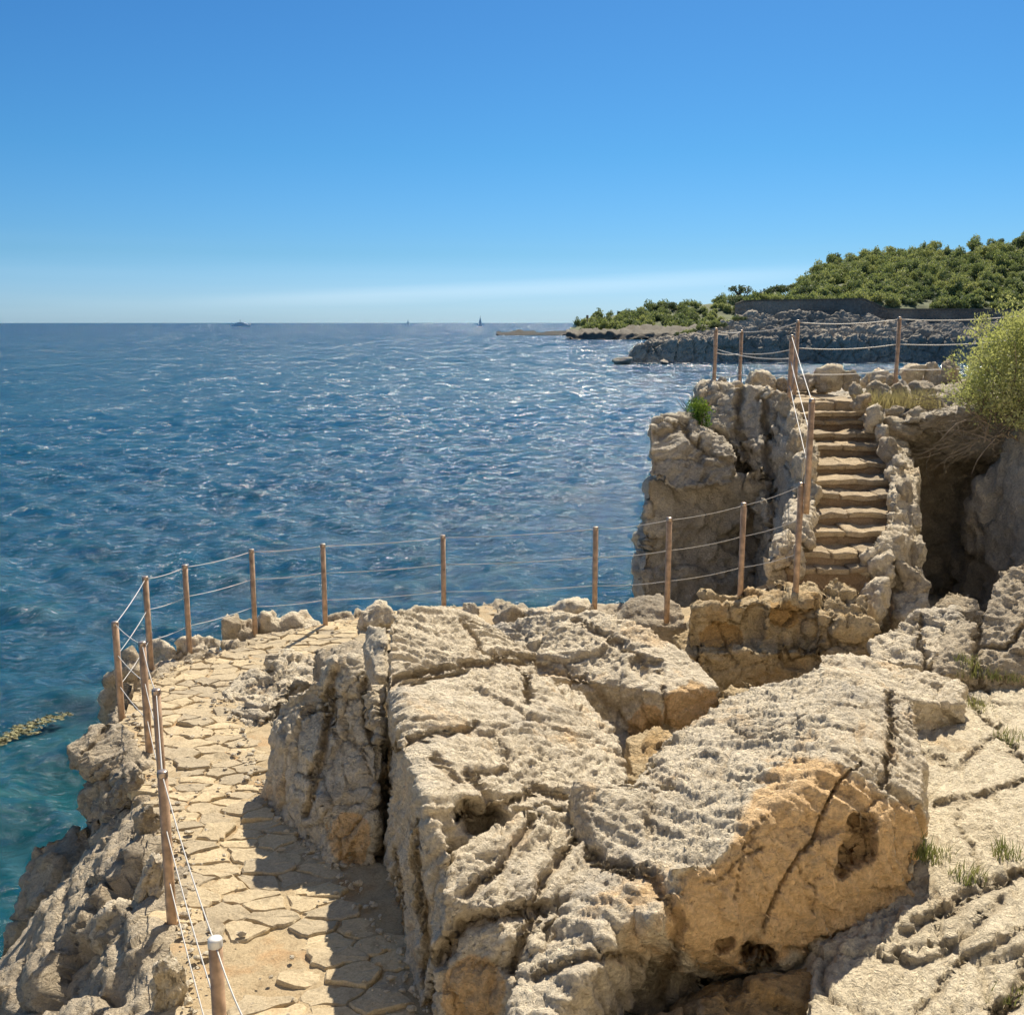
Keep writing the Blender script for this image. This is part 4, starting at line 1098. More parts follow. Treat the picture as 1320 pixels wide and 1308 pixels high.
def fence(name, label, posts, links_, seed=1, r=.0325):
    """posts: (px, top_py, top_z, length); links_: (i, j, sag, (fractions))"""
    rng = random.Random(seed)
    tops = [WZ(px, py, z) if abs(py - 416) > 20 and d is None else W(px, py, d) for px, py, z, L, d in posts]
    fo = empty(name, tops[0] - Vector((0, 0, posts[0][3])), label, 'fence')
    nodes = []
    for (px, py, z, L, d), T in zip(posts, tops):
        lean = Vector((rng.gauss(0, .012), rng.gauss(0, .012), 0))
        T = T.copy()
        me = tube_mesh([Vector((0, 0, -.12)), Vector((0, 0, 0)) - lean * 0, Vector((0, 0, L - .045))], r, 14)
        po_ = link('post', me, fo, M_POST); po_.location = Vector((T.x, T.y, T.z - L)) - fo.location
        # slightly domed cap
        bm = bmesh.new(); rr = [(r * 1.06, 0), (r * 1.06, .030), (r * .96, .038), (r * .5, .041)]
        rings = [[bm.verts.new((q * cos(2 * pi * k / 14), q * sin(2 * pi * k / 14), h)) for k in range(14)] for q, h in rr]
        for A, B in zip(rings[:-1], rings[1:]):
            for k in range(14): bm.faces.new((A[k], A[(k + 1) % 14], B[(k + 1) % 14], B[k]))
        bm.faces.new(rings[-1])
        cm = bpy.data.meshes.new('cap'); bm.to_mesh(cm); bm.free(); smooth(cm)
        c = link('cap', cm, po_, M_CAPB if (seed == 1 and T.y < 5) else M_CAP); c.location = (0, 0, L - .046)
        bm = bmesh.new(); bmesh.ops.create_cone(bm, cap_ends=True, segments=12, radius1=r * 1.9, radius2=r * 1.7, depth=.012)
        nodes.append((T, L))
    for i, j, sag, fr in links_:
        if j is None: A, La = nodes[i]; continue
        (A, La), (B, Lb) = nodes[i], nodes[j]
        for f in fr:
            fa, fb = (f if isinstance(f, tuple) else (f, f))
            a = A - Vector((0, 0, La * (1 - fa))); b = B - Vector((0, 0, Lb * (1 - fb)))
            P = [a.lerp(b, s / 12) - Vector((0, 0, sag * 4 * (s / 12) * (1 - s / 12))) for s in range(13)]
            c = link('cable', tube_mesh(P, (.0042 if seed == 1 else .0055) if seed != 3 else .0075, 6), fo, M_CABLE)
            c.location = -fo.location
    return fo

FR = (.965, .65, .33)
lower = fence('cable_fence', 'fence of rusty brown posts and steel cables along the outer edge of the path', [
    (330, 1330, 1.10, 1.10, None), (277, 1207, 1.10, 1.15, None), (209, 992, 1.10, 1.14, None), (201, 887, 1.10, 1.1, None), (183, 826, 1.10, 1.1, None), (148, 800, 1.02, 1.0, None), (187, 742, 1.12, 1.12, None),
    (238, 727, 1.12, 1.12, None), (324, 707, 1.12, 1.12, None), (416, 700, 1.12, 1.12, None), (571, 689, 1.16, 1.15, None), (768, 678, 1.45, 1.12, None), (863, 666, 1.74, 1.12, None), (959, 647, 1.93, 1.12, None), (1033, 621, 2.22, 1.18, None)],
    [(i, i + 1, .02 if i > 3 else .05, FR) for i in range(14)], seed=1)
fence('cable_fence', 'leaning stair rail post with cables rising to the stair head', [
    (1047, 513, 3.12, 1.12, None), (1033, 622, 2.22, 1.18, 11.25), (1021, 431, 0, 1.12, 15.4)],
    [(0, 1, .02, FR), (0, 2, .01, FR)], seed=2)
fence('cable_fence', 'upper fence of posts and pale cables round the landing', [
    (1330, 402, 0, 1.2, 16.8), (1160, 408, 0, 1.3, 17.3), (1029, 412, 0, 1.35, 17.6), (956, 425, 0, 1.2, 18.6), (923, 422, 0, 1.15, 16.9), (1022, 432, 0, 1.15, 15.45)],
    [(0, 1, .05, FR), (1, 2, .05, FR), (2, 3, .05, FR), (3, 4, .03, FR), (4, 5, .06, (.7,))], seed=3)

# ------------------------------------------------------------------ unseen coast behind the viewpoint, steepened to bounce warm sunlight forward
gy = np.array([2.6, 1.2, -.2, -1.4, -2.1, -3.2, -5, -9, -18, -26, -38, -55]); gz = np.array([-1.0, .9, 2.1, 2.25, 4.6, 7.6, 9.6, 12, 15, 18, 20, 21])
gx = np.array([-26, -14, -8, -5, -3, 0, 4, 9, 16, 30, 50.])
X_, Y_ = np.meshgrid(np.linspace(-26, 50, 190), np.concatenate([np.linspace(2.6, -6, 60), np.linspace(-6.6, -55, 90)]))
Z_ = np.interp(-Y_, -gy, gz)
Z_ = np.where(X_ < -2.5, Z_ - np.clip((-2.5 - X_) * 1.6, 0, 40) * np.clip(1 - (-Y_ - 6) / 30, .2, 1), Z_)
Z_ = np.where(X_ > 5, Z_ + np.clip((X_ - 5) * .25, 0, 6), Z_)
P_ = np.stack([X_, Y_, Z_], -1).astype(np.float32); sh_ = P_.shape; P_ = P_.reshape(-1, 3)
P_[:, 2] = np.maximum(P_[:, 2] + fbm(P_ / 4, 61, 5) * 1.1 * np.clip((1.5 - P_[:, 1]) / 6, 0, 1), -7)
me = grid_mesh('bounce_slope', P_.reshape(sh_)); set_attr(me, 'cav', np.zeros(len(P_))); set_attr(me, 'ochre', np.zeros(len(P_))); smooth(me)
if me.polygons[0].normal.z < 0: me.flip_normals()
tag(link('bounce_slope', me, None, M_SLAB), kind='structure')

# rocky ground going on to the right of the frame
X_, Y_ = np.meshgrid(np.linspace(4.5, 60, 170), np.concatenate([np.linspace(1.5, 24, 90), np.linspace(25, 60, 24)]))
Z_ = -.25 + np.clip(X_ - 4.5, 0, 2) * .18 + np.clip(X_ - 6.5, 0, 60) * .30
up_ = 1 / (1 + np.exp(-(Y_ - 15.2) * 3.5)); Z_ = np.maximum(Z_, up_ * 2.35 - 1 + np.clip(X_ - 7.5, 0, 60) * .30 - (1 - up_) * 5)
Z_ = np.where((Y_ > 14.6) & (X_ < 7.2), -2.0, Z_)
Z_ = np.where(Y_ > 21, Z_ - (Y_ - 21) * 1.2, Z_)
P_ = np.stack([X_, Y_, Z_], -1).astype(np.float32); sh_ = P_.shape; P_ = P_.reshape(-1, 3)
F1_, E_, c_ = voronoi(P_ / 1.3, 66)
P_[:, 2] = np.maximum(P_[:, 2] + (fbm(P_ / 2.2, 62, 5) * .7 + (c_ - .5) * .35 - np.clip(1 - E_ / .1, 0, 1) * .25) * np.clip((P_[:, 0] - 4.4) / 1.5, 0, 1), -7)
me = grid_mesh('rocky_ground', P_.reshape(sh_)); set_attr(me, 'cav', np.zeros(len(P_))); set_attr(me, 'ochre', np.zeros(len(P_))); smooth(me)
if me.polygons[0].normal.z < 0: me.flip_normals()
tag(link('rocky_ground', me, None, M_LIME), kind='structure')

# loose chips and gravel gathered along both rims of the path
def gravel():
    r = np.random.RandomState(19)
    ico = bmesh.new(); bmesh.ops.create_icosphere(ico, subdivisions=1, radius=1)
    iv = np.array([v.co[:] for v in ico.verts]); fi = np.array([[v.index for v in f.verts] for f in ico.faces]); ico.free()
    V = []; Fc = []; n = 0
    for side, P in ((0, LE), (1, RE)):
        for k in range(520):
            t = r.uniform(0, 10.5); i = int(t); a = P[i].lerp(P[i + 1], t - i); o = (LE[i] - RE[i]).normalized() * (-1 if side == 0 else 1)
            p = a + o * abs(r.normal(0, .10)) * (1 if r.rand() < .8 else 3.5)
            s = .006 + .022 * r.rand() ** 3
            q = iv * np.array([s * r.uniform(.7, 1.5), s * r.uniform(.7, 1.4), s * r.uniform(.45, .8)]) * (1 + .25 * r.normal(size=(len(iv), 1)))
            V.append(q + np.array([p.x, p.y, p.z + .045])); Fc.append(fi + n); n += len(iv)
    me = bpy.data.meshes.new('gravel'); me.from_pydata(np.concatenate(V).tolist(), [], np.concatenate(Fc).tolist()); me.update()
    set_attr(me, 'cav', np.zeros(len(me.vertices))); set_attr(me, 'ochre', np.zeros(len(me.vertices)))
    tag(link('gravel', me, None, M_LIME), 'loose gravel and chips scattered along the rims of the stone path', 'gravel', None, 'stuff')
gravel()
# ------------------------------------------------------------------ plants
def leaf_cloud(name, blobs, n, size, mat, parent=None, seed=1, aspect=.45, upw=0.0):
    """many small leaf faces through the volume of several ellipsoids"""
    r = np.random.RandomState(seed)
    w = np.array([b[3] * b[4] * b[5] for b in blobs], float); w /= w.sum()
    ks = r.choice(len(blobs), n, p=w)
    B = np.array(blobs, float)[ks]
    d = r.normal(size=(n, 3)); d /= np.linalg.norm(d, axis=1)[:, None]
    rad = r.uniform(.35, 1, n) ** .55
    rad *= 1 + .22 * r.normal(size=n) * (r.rand(n) < .4)
    c = B[:, :3] + d * B[:, 3:6] * rad[:, None]
    cl = np.floor(c * (1.0 / (size * 7))); keep = _hash(cl[:, 0].astype(np.int64).astype(np.int32), cl[:, 1].astype(np.int32), cl[:, 2].astype(np.int32), seed) % np.uint32(100) < 62
    c = c[keep]; d = d[keep]; n = len(c)
    ax = r.normal(size=(n, 3)) + d * .8 + np.array([0, 0, upw]); ax /= np.linalg.norm(ax, axis=1)[:, None]
    bx = np.cross(ax, r.normal(size=(n, 3))); bx /= np.linalg.norm(bx, axis=1)[:, None]
    s = size * r.uniform(.6, 1.3, n)[:, None]
    v = np.stack([c - ax * s * .5, c + bx * s * aspect * .5, c + ax * s * .5, c - bx * s * aspect * .5], 1).reshape(-1, 3).astype(np.float32)
    me = bpy.data.meshes.new(name)
    me.vertices.add(n * 4); me.vertices.foreach_set('co', v.ravel())
    me.loops.add(n * 4); me.loops.foreach_set('vertex_index', np.arange(n * 4, dtype=np.int32))
    me.polygons.add(n); me.polygons.foreach_set('loop_start', np.arange(0, n * 4, 4, dtype=np.int32))
    me.update(calc_edges=True)
    return me

def twig_mesh(paths, r0, seg=4):
    bm = bmesh.new()
    for P in paths:
        rings = []
        for i, p in enumerate(P):
            t = (P[min(i + 1, len(P) - 1)] - P[max(i - 1, 0)]).normalized(); a = t.orthogonal().normalized(); b = t.cross(a)
            r = r0 * (1 - .75 * i / (len(P) - 1))
            rings.append([bm.verts.new(p + (a * cos(2 * pi * k / seg) + b * sin(2 * pi * k / seg)) * r) for k in range(seg)])
        for A, B in zip(rings[:-1], rings[1:]):
            for k in range(seg): bm.faces.new((A[k], A[(k + 1) % seg], B[(k + 1) % seg], B[k]))
    me = bpy.data.meshes.new('twigs'); bm.to_mesh(me); bm.free(); return me

def wander(p, d, L, n, rng, jit=.25, grav=0.0):
    P = [Vector(p)]; d = Vector(d).normalized()
    for i in range(n):
        d = (d + Vector((rng.gauss(0, jit), rng.gauss(0, jit), rng.gauss(0, jit) - grav))).normalized()
        P.append(P[-1] + d * L / n)
    return P

def bush():
    rng = random.Random(12)
    b = W(1300, 560, 13.3)
    e = empty('bush', b, 'big yellow-green feathery bush overhanging the grotto at the right edge', 'bush')
    br = [(W(1340, 480, 13.6), .92, .9, .78), (W(1300, 500, 13.2), .50, .6, .42), (W(1272, 508, 13.0), .36, .4, .28), (W(1308, 440, 13.6), .48, .6, .36), (W(1340, 415, 13.8), .36, .5, .26),
          (W(1256, 488, 13.3), .20, .3, .14), (W(1325, 535, 12.9), .42, .5, .22), (W(1282, 458, 13.4), .26, .4, .20), (W(1400, 480, 13.5), 1.1, 1.0, .9), (W(1262, 468, 13.2), .12, .2, .16), (W(1300, 418, 13.6), .14, .2, .16)]
    bl = [(*(p - b), x, y, z) for p, x, y, z in br]
    me = leaf_cloud('foliage', bl, 62000, .048, M_BUSH, seed=3, aspect=.5, upw=.3)
    o = link('foliage', me, e, M_BUSH)
    sh = leaf_cloud('shoots', [(*(W(x, y, d) - b), sx_, .35, sz) for x, y, d, sx_, sz in [(1240, 470, 13.2, .16, .26), (1255, 440, 13.2, .14, .22), (1228, 505, 13.0, .14, .16), (1290, 415, 13.3, .25, .2), (1270, 420, 13.3, .10, .2), (1312, 388, 13.6, .25, .12)]],
                    2600, .045, M_BUSH, seed=5, aspect=.35, upw=1.0)
    link('shoot', sh, e, M_BUSH)
    P = []
    for k in range(60):
        s = W(rng.uniform(1265, 1330), rng.uniform(520, 575), 13.2) - b
        P.append(wander(s, (rng.uniform(-1.2, .6), rng.uniform(-.6, .3), rng.uniform(.1, 1)), rng.uniform(.5, 1.1), 6, rng, .2))
    link('branch', twig_mesh(P, .012), e, M_TWIG)
bush()

def dead_twigs():
    rng = random.Random(22)
    b = W(1235, 545, 13.4)
    P = []
    for k in range(170):
        s = W(rng.uniform(1195, 1310), rng.uniform(505, 585), rng.uniform(12.9, 13.8))
        P.append(wander(s, (rng.uniform(-1.2, .35), rng.uniform(-.5, .2), rng.uniform(-.35, .35)), rng.uniform(.25, .75), 5, rng, .16, .03))
    for k in range(8):
        s = W(rng.uniform(1230, 1260), rng.uniform(570, 590), 13.0)
        P.append(wander(s, (-1, -.2, -.55 + rng.uniform(-.2, .2)), rng.uniform(.3, .55), 5, rng, .10, .01))
    me = twig_mesh(P, .0036, 3)
    o = link('dead_branches', me, None, M_TWIG); tag(o, 'tangle of dry leafless twigs hanging below the big bush', 'dead shrub')
    rebase(o)
dead_twigs()

def plant_tuft(label, px0, py0, px1, py1, d, mat, n, seed, cat='plant', size=.045):
    b = W((px0 + px1) / 2, py1, d); t_ = W(px1, py0, d); l = W(px0, py1, d)
    w = (t_.x - l.x) / 2; h = (t_.z - b.z) / 2
    e = empty('shrub', b, label, cat)
    r = random.Random(seed)
    bl = [(r.uniform(-.5, .5) * w, r.uniform(-.1, .1), h + r.uniform(-.5, .5) * h, w * .55, .22, h * .6) for _ in range(6)]
    link('foliage', leaf_cloud('foliage', bl, n, size, mat, seed=seed, upw=.6), e, mat)
    P = [wander((r.uniform(-.3, .3) * w, 0, 0), (r.uniform(-.5, .5), r.uniform(-.3, .3), 1), h * 1.7, 5, r, .15) for _ in range(9)]
    link('stem', twig_mesh(P, .008), e, M_TWIG)
plant_tuft('small bright green shrub growing on the cliff above the perched boulder', 882, 496, 920, 556, 15.2, M_BUSH2, 2600, 31, 'shrub')

def grass(name, label, spots, n, hmin, hmax, mat, seed, cat='grass', wd=.006, kind=None):
    rng = np.random.RandomState(seed)
    V = []; Fc = []
    for (x, y, z, rx, ry) in spots:
        for k in range(n):
            a = rng.uniform(0, 6.28); q = rng.rand() ** .5
            px_, py_ = x + cos(a) * q * rx, y + sin(a) * q * ry
            h = rng.uniform(hmin, hmax); lx, ly = rng.normal(0, .32, 2) * h
            o = rng.uniform(0, 3.14); wx, wy = cos(o) * wd, sin(o) * wd
            i = len(V)
            V += [(px_ - wx, py_ - wy, z), (px_ + wx, py_ + wy, z), (px_ + lx * .4 + wx * .7, py_ + ly * .4 + wy * .7, z + h * .6), (px_ + lx * .4 - wx * .7, py_ + ly * .4 - wy * .7, z + h * .6), (px_ + lx, py_ + ly, z + h)]
            Fc += [(i, i + 1, i + 2, i + 3), (i + 3, i + 2, i + 4)]
    me = bpy.data.meshes.new(name); me.from_pydata(V, [], Fc); me.update()
    o = link(name, me, None, mat); tag(o, label, cat, None, kind); rebase(o); return o

g = [W(x, 524, 15.4) for x in range(1118, 1208, 7)]
grass('dry_grass', 'straw-coloured dry grass on the small terrace right of the landing', [(p.x, p.y, p.z - .02, .12, .3) for p in g], 46, .14, .34, M_DRY, 41, kind='stuff')
# green tufts in the cracks of the right-hand rock pavement, found by casting down on it
bpy.context.view_layer.update()
dg = bpy.context.evaluated_depsgraph_get()
def on_surface(px, py):
    o = Vector((0, 0, CAMZ)); d = (W(px, py, 10) - o).normalized()
    hit, loc, nn, idx, ob, mt = S.ray_cast(dg, o, d)
    return loc if hit else W(px, py, 8)
M_TUFT = leaf_mat('tuft_leaves', (.15, .17, .07), (.24, .23, .11), .35, 3)
TU = [(1245, 850, 'green tuft at the foot of the grey cracked rock', .10, .22), (1262, 868, 'long low line of green grass under the grey rock mass', .25, .10), (1300, 872, 'grass patch at the right edge under the grey rock mass', .22, .10),
      (1262, 912, 'grass tuft in the crack behind the upper pavement slab', .10, .20), (1308, 955, 'leafy green tuft at the right edge of the pavement', .14, .22), (1208, 1105, 'thin grass in the crack right of the orange boulder', .12, .10),
      (1250, 1130, 'thin grass tuft beside the notch in the pavement', .12, .10), (1296, 1098, 'dark green tuft by the raised slab', .08, .12), (1185, 1095, 'sparse grass against the edge of the orange boulder', .08, .08),
      (1310, 1290, 'green plants in the bottom right corner', .14, .10)]
for k, (x, y, lab, rx, ry) in enumerate(TU):
    p = on_surface(x, y)
    grass('grass_tuft', lab, [(p.x, p.y, p.z - .03, rx, ry)], 110, .05, .13, M_TUFT, 60 + k, 'grass', .0035)

# ------------------------------------------------------------------ headland
def curve(xs, ys):
    return lambda x: float(np.interp(x, xs, ys))

def loft(rows, pxs, name, mat, amp, ns, seed, sub=8, behind=None, octs=5, kind='structure', smoothf=True, blocky=0):
    """rows: list of (py curve, distance curve); returns object and grid"""
    R = []
    for py, d in rows:
        R.append([list(W(x, py(x), d(x))) for x in pxs])
    if behind:
        last = np.array(R[-1]); b = last.copy(); b[:, 1] += behind[0]; b[:, 0] *= (b[:, 1] / last[:, 1]); b[:, 2] = behind[1]; R.append(b.tolist())
    A = np.array(R)
    t = np.linspace(0, len(A) - 1, (len(A) - 1) * sub + 1); i = np.minimum(t.astype(int), len(A) - 2); f = (t - i)[:, None, None]
    G = A[i] * (1 - f) + A[i + 1] * f
    me = grid_mesh(name, G); smooth(me, smoothf)
    v, n = get_vn(me)
    q = v / ns
    off = (fbm(q, seed, octs, .6, True) * .8 + fbm(q, seed + 50, 3) * .6) * amp if blocky else fbm(q, seed, octs, .55) * amp
    if blocky:
        F1, E, c = voronoi(q * 1.3, seed + 2); off += (c - .5) * blocky - np.clip(1 - E / .12, 0, 1) * blocky * .6
        F1, E, c = voronoi(q * 4.1, seed + 3); off += (c - .5) * blocky * .4 - np.clip(1 - E / .12, 0, 1) * blocky * .3
    v = v + n * off[:, None] * np.array([1, 1, .8], np.float32)
    set_v(me, v)
    set_attr(me, 'cav', np.zeros(len(v))); set_attr(me, 'ochre', np.zeros(len(v)))
    o = link(name, me, None, mat); tag(o, kind=kind)
    return o, v.reshape(G.shape)

def wl_(z, x_lo, x_hi):   # pixel row of sea level at distance d
    pass
def sea_py(d): return 654 - F * ((d * SP + (SEA - CAMZ) * CP) / (d * CP - (SEA - CAMZ) * SP))

# distant spit and low point
xs = np.arange(640, 990, 3)
top = curve([640, 668, 700, 740, 780, 850, 990], [430.5, 428, 430, 427.5, 428, 428, 426])
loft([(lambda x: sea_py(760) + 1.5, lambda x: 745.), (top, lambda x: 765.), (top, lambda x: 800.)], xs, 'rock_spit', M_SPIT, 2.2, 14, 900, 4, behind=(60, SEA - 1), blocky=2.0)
xs = np.arange(735, 1100, 3.0)
sky_l = curve([735, 760, 790, 830, 865, 900, 940, 980, 1100], [423, 416, 409, 400, 395, 393, 389, 385, 382])
foot = curve([735, 790, 850, 900, 1100], [427, 428, 427, 427, 427])
o, HL1 = loft([(lambda x: sea_py(600) + 1, lambda x: 590.), (foot, lambda x: 606.), (lambda x: (foot(x) + sky_l(x)) / 2, lambda x: 650.), (sky_l, lambda x: 710.)], xs, 'low_point', M_SCRUB, 4.5, 22, 905, 8, behind=(90, SEA))
xs2 = np.arange(730, 1000, 2.5)
f2 = curve([730, 760, 830, 900, 1000], [425, 425, 422.5, 421, 418])
loft([(lambda x: sea_py(560) + 1, lambda x: 556.), (lambda x: 431.0, lambda x: 560.), (f2, lambda x: 590.)], xs2, 'shore_rocks', M_SHORE, 3.0, 11, 907, 6, behind=(12, -3), blocky=2.2)

# dark rocky cape with the wall on its crest
xs = np.arange(812, 1360, 1.6)
cap_top = curve([812, 822, 850, 900, 940, 960, 1000, 1360], [462, 446, 441, 438, 437, 436, 437, 438])
mid_ = curve([812, 850, 900, 950, 1000, 1100, 1200, 1360], [458, 440, 434, 425, 420, 420, 424, 424])
crest = curve([812, 850, 905, 930, 950, 1000, 1110, 1136, 1150, 1360], [457, 438, 430, 418, 408, 405, 406, 410, 416, 418])
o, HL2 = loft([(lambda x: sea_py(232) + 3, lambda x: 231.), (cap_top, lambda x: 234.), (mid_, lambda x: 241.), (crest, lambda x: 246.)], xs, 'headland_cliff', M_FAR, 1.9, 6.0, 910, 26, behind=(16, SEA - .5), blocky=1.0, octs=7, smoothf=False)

# the wall itself, with a row of coping
def wall():
    tp = [(948, 393, 250), (958, 389, 250), (985, 388, 250), (1040, 387.5, 250), (1112, 386, 249), (1118, 388, 249), (1126, 391, 249), (1136, 396, 249), (1143, 399, 249), (1180, 399.5, 249), (1240, 399.5, 248), (1360, 400, 250)]
    P = [W(x, y, d) for x, y, d in tp]
    e = empty('sea_wall', P[0] - Vector((0, 0, 3)), 'long dark stone retaining wall along the crest of the headland', 'wall')
    V = []; Fc = []
    for p in P:
        V += [(p.x, p.y, p.z), (p.x, p.y - .25, p.z - 5.2), (p.x, p.y + .6, p.z), (p.x, p.y + .6, p.z - 5.2)]
    for i in range(len(P) - 1):
        a = i * 4; b = a + 4
        Fc += [(a, a + 1, b + 1, b), (a + 2, a, b, b + 2), (a + 3, a + 2, b + 2, b + 3)]
    me = bpy.data.meshes.new('wall_face'); me.from_pydata(V, [], Fc); me.update()
    w = link('wall_face', me, e, M_WALL); w.location = -e.location
    V = []; Fc = []
    for p in P: V += [(p.x, p.y - .22, p.z + .3), (p.x, p.y - .22, p.z + .004), (p.x, p.y + .8, p.z + .3), (p.x, p.y + .8, p.z + .004)]
    for i in range(len(P) - 1):
        a = i * 4; b = a + 4
        Fc += [(a, a + 1, b + 1, b), (a + 2, a, b, b + 2), (a + 3, a + 2, b + 2, b + 3)]
    me = bpy.data.meshes.new('coping'); me.from_pydata(V, [], Fc); me.update()
    w = link('coping', me, e, M_SHORE); w.location = -e.location
M_WALL = rock_mat('wall_stone', (.46, .40, .33), (.24, .215, .19), (.40, .32, .23), .9, .4, .035, .8)
wall()

# hill behind
xs = np.arange(955, 1420, 2.5)
h_foot = curve([930, 1000, 1130, 1200, 1420], [392, 390, 389, 397, 399])
h_sky = curve([930, 985, 1015, 1040, 1060, 1085, 1120, 1160, 1200, 1240, 1280, 1320, 1420], [398, 394, 390, 372, 352, 340, 333, 330, 326, 327, 318, 312, 300])
o, HILL = loft([(lambda x: h_foot(x) + 12, lambda x: 262.), (h_foot, lambda x: 270.), (lambda x: h_foot(x) * .72 + h_sky(x) * .28, lambda x: 292.), (lambda x: h_foot(x) * .35 + h_sky(x) * .65, lambda x: 325.), (h_sky, lambda x: 380.)], xs, 'hill', M_SCRUB, 3.0, 16, 920, 8, behind=(160, -4))

def crown_mesh(seed, n, size, w, h, flat=False):
    r = random.Random(seed)
    bl = []
    for k in range(7):
        a = r.uniform(0, 6.28); q = r.uniform(.1, .6)
        bl.append((cos(a) * q * w, sin(a) * q * w, h * (.55 + (r.uniform(-.25, .3) if not flat else r.uniform(-.08, .1))), w * r.uniform(.35, .6), w * r.uniform(.35, .6), h * r.uniform(.22, .42)))
    return leaf_cloud('crown', bl, n, size, None, seed=seed, aspect=.75)
CR = []
for k, m in enumerate([M_TREE1, M_TREE2, M_TREE3, M_TREE1, M_TREE2]):
    me = crown_mesh(100 + k, 2200, .50, 3.4, 5.5); me.materials.append(m); CR.append(me)
LOW = []
for k, m in enumerate([M_TREE1, M_TREE2, M_TREE3]):
    me = crown_mesh(120 + k, 700, .42, 2.2, 2.3); me.materials.append(m); LOW.append(me)
rr = random.Random(77)
def scatter(Gd, meshes, n, rows, cols, s0, s1, label, group, name, cat, wts=None):
    k = 0
    for _ in range(n):
        i = rr.uniform(*rows); j = rr.uniform(*cols)
        ii, jj = int(i), int(j)
        p = Gd[ii, jj]
        me = rr.choices(meshes, wts)[0] if wts else rr.choice(meshes)
        o = bpy.data.objects.new(name, me); COL.objects.link(o)
        s = rr.uniform(s0, s1)
        o.location = (p[0] + rr.uniform(-2, 2), p[1] + rr.uniform(-2, 2), p[2] - .8); o.scale = (s * rr.uniform(.85, 1.2), s, s * rr.uniform(.8, 1.1)); o.rotation_euler.z = rr.uniform(0, 6.28)
        tag(o, label, cat, group); k += 1
nr_, nc_ = HILL.shape[:2]
# columns: px 930 + 2.5*j
j_of = lambda px: (px - 955) / 2.5
j1 = lambda px: (px - 735) / 3
for mi, (tone, n1, n2, n3) in enumerate([('mid-green', 75, 50, 150), ('pale yellow-green', 85, 50, 90), ('dark green', 30, 25, 55)]):
    crs = [c for c, k_ in zip(CR, (0, 1, 2, 0, 1)) if k_ == mi]
    scatter(HILL, crs, int(n1 * 1.5), (14, 33), (j_of(1032), j_of(1390)), .5, 1.05, tone + ' woodland tree crowding the hillside above the wall', tone + ' woodland trees on the hill', 'woodland_tree', 'tree')
    scatter(HILL, [LOW[mi]], int(n2 * 1.5), (6, 17), (j_of(965), j_of(1390)), .8, 1.4, 'low ' + tone + ' shrub on the slope between wall and wood', tone + ' shrubs at the foot of the hill', 'hill_shrub', 'shrub')
    scatter(HILL, [LOW[mi]], 90, (12, 33), (j_of(1035), j_of(1390)), .9, 1.5, 'low ' + tone + ' bush filling the gaps between woodland trees', tone + ' undergrowth bushes on the hill', 'undergrowth_bush', 'bush')
    scatter(HL2, [LOW[mi]], 14, (62, 78), ((885 - 812) / 1.6, (957 - 812) / 1.6), .4, .8, 'low ' + tone + ' shrub on the slope at the left end of the sea wall', tone + ' shrubs left of the sea wall', 'cape_shrub', 'shrub')
    scatter(HL1, [LOW[mi]], n3, (6, 25), (j1(752), j1(1010)), 1.2, 2.6, 'low ' + tone + ' shrub on the far point', tone + ' shrubs on the far point', 'point_shrub', 'shrub')

def pine(label, px, py_top, d, hgt, w, seed, trunk=True):
    T = W(px, py_top, d); b = T - Vector((0, 0, hgt))
    e = empty('umbrella_pine', b, label, 'tree', 'umbrella pines on the ridge')
    bl = []; r = random.Random(seed)
    for k in range(6):
        a = r.uniform(0, 6.28); q = r.uniform(.15, .5) * w
        bl.append((cos(a) * q, sin(a) * q, hgt - w * .27 + r.uniform(-.1, .1), w * .45, w * .45, w * .24))
    me = leaf_cloud('crown', bl, 1700, .45, M_TREE3, seed=seed, aspect=.85)
    link('crown', me, e, M_TREE3)
    P = [wander((0, 0, -1), (r.uniform(-.15, .15), 0, 1), hgt * .8 + 1, 5, r, .05)]
    top_ = P[0][-1]
    for k in range(4): P.append(wander(P[0][3], (r.uniform(-1, 1), r.uniform(-1, 1), 1.2), w * .55, 4, r, .1))
    link('trunk', twig_mesh(P, .28, 6), e, M_TRUNK)
pine('umbrella pine standing alone left of the lamp post on the ridge', 951, 367, 300, 5.0, 5.0, 1)
pine('dark pine clump at the left end of the ridge row', 985, 371, 305, 4.6, 4.8, 2)
pine('second dark pine of the ridge row, slightly higher', 1003, 367, 310, 5.0, 4.8, 3)
pine('third dark pine of the ridge row beside the wood', 1022, 366, 315, 5.0, 4.6, 4)
pine('low dark pine below the lone umbrella pine', 957, 380, 296, 3.2, 6.0, 5)
pine('tiny pine on the skyline of the far point', 866, 389, 690, 7.0, 6.5, 6)
pine('dark pine in front of the ridge row', 992, 376, 300, 4.0, 6.5, 7)

# lamp post on the ridge and beacon on the far point
def pole(name, label, cat, px, py0, py1, d, r, arm=0):
    T = W(px, py0, d); b = W(px, py1, d)
    e = empty(name, b, label, cat)
    p_ = link('pole', tube_mesh([Vector((0, 0, 0)), Vector((0, 0, T.z - b.z))], r, 6), e, M_POST)
    h = T.z - b.z
    l = link('lamp_head', tube_mesh([Vector((0, 0, h)), Vector((-arm, 0, h + .05))], r * 1.6, 6) if arm else tube_mesh([Vector((0, 0, h)), Vector((0, 0, h + r * 5))], r * 2.2, 8), e, M_WHITE if arm else M_POST)
pole('street_lamp', 'thin lamp post beside the lone umbrella pine', 'street lamp', 963, 371, 384, 298, .09, .9)
pole('beacon', 'small marker beacon at the tip of the far point', 'beacon', 757, 410, 420, 640, .35)

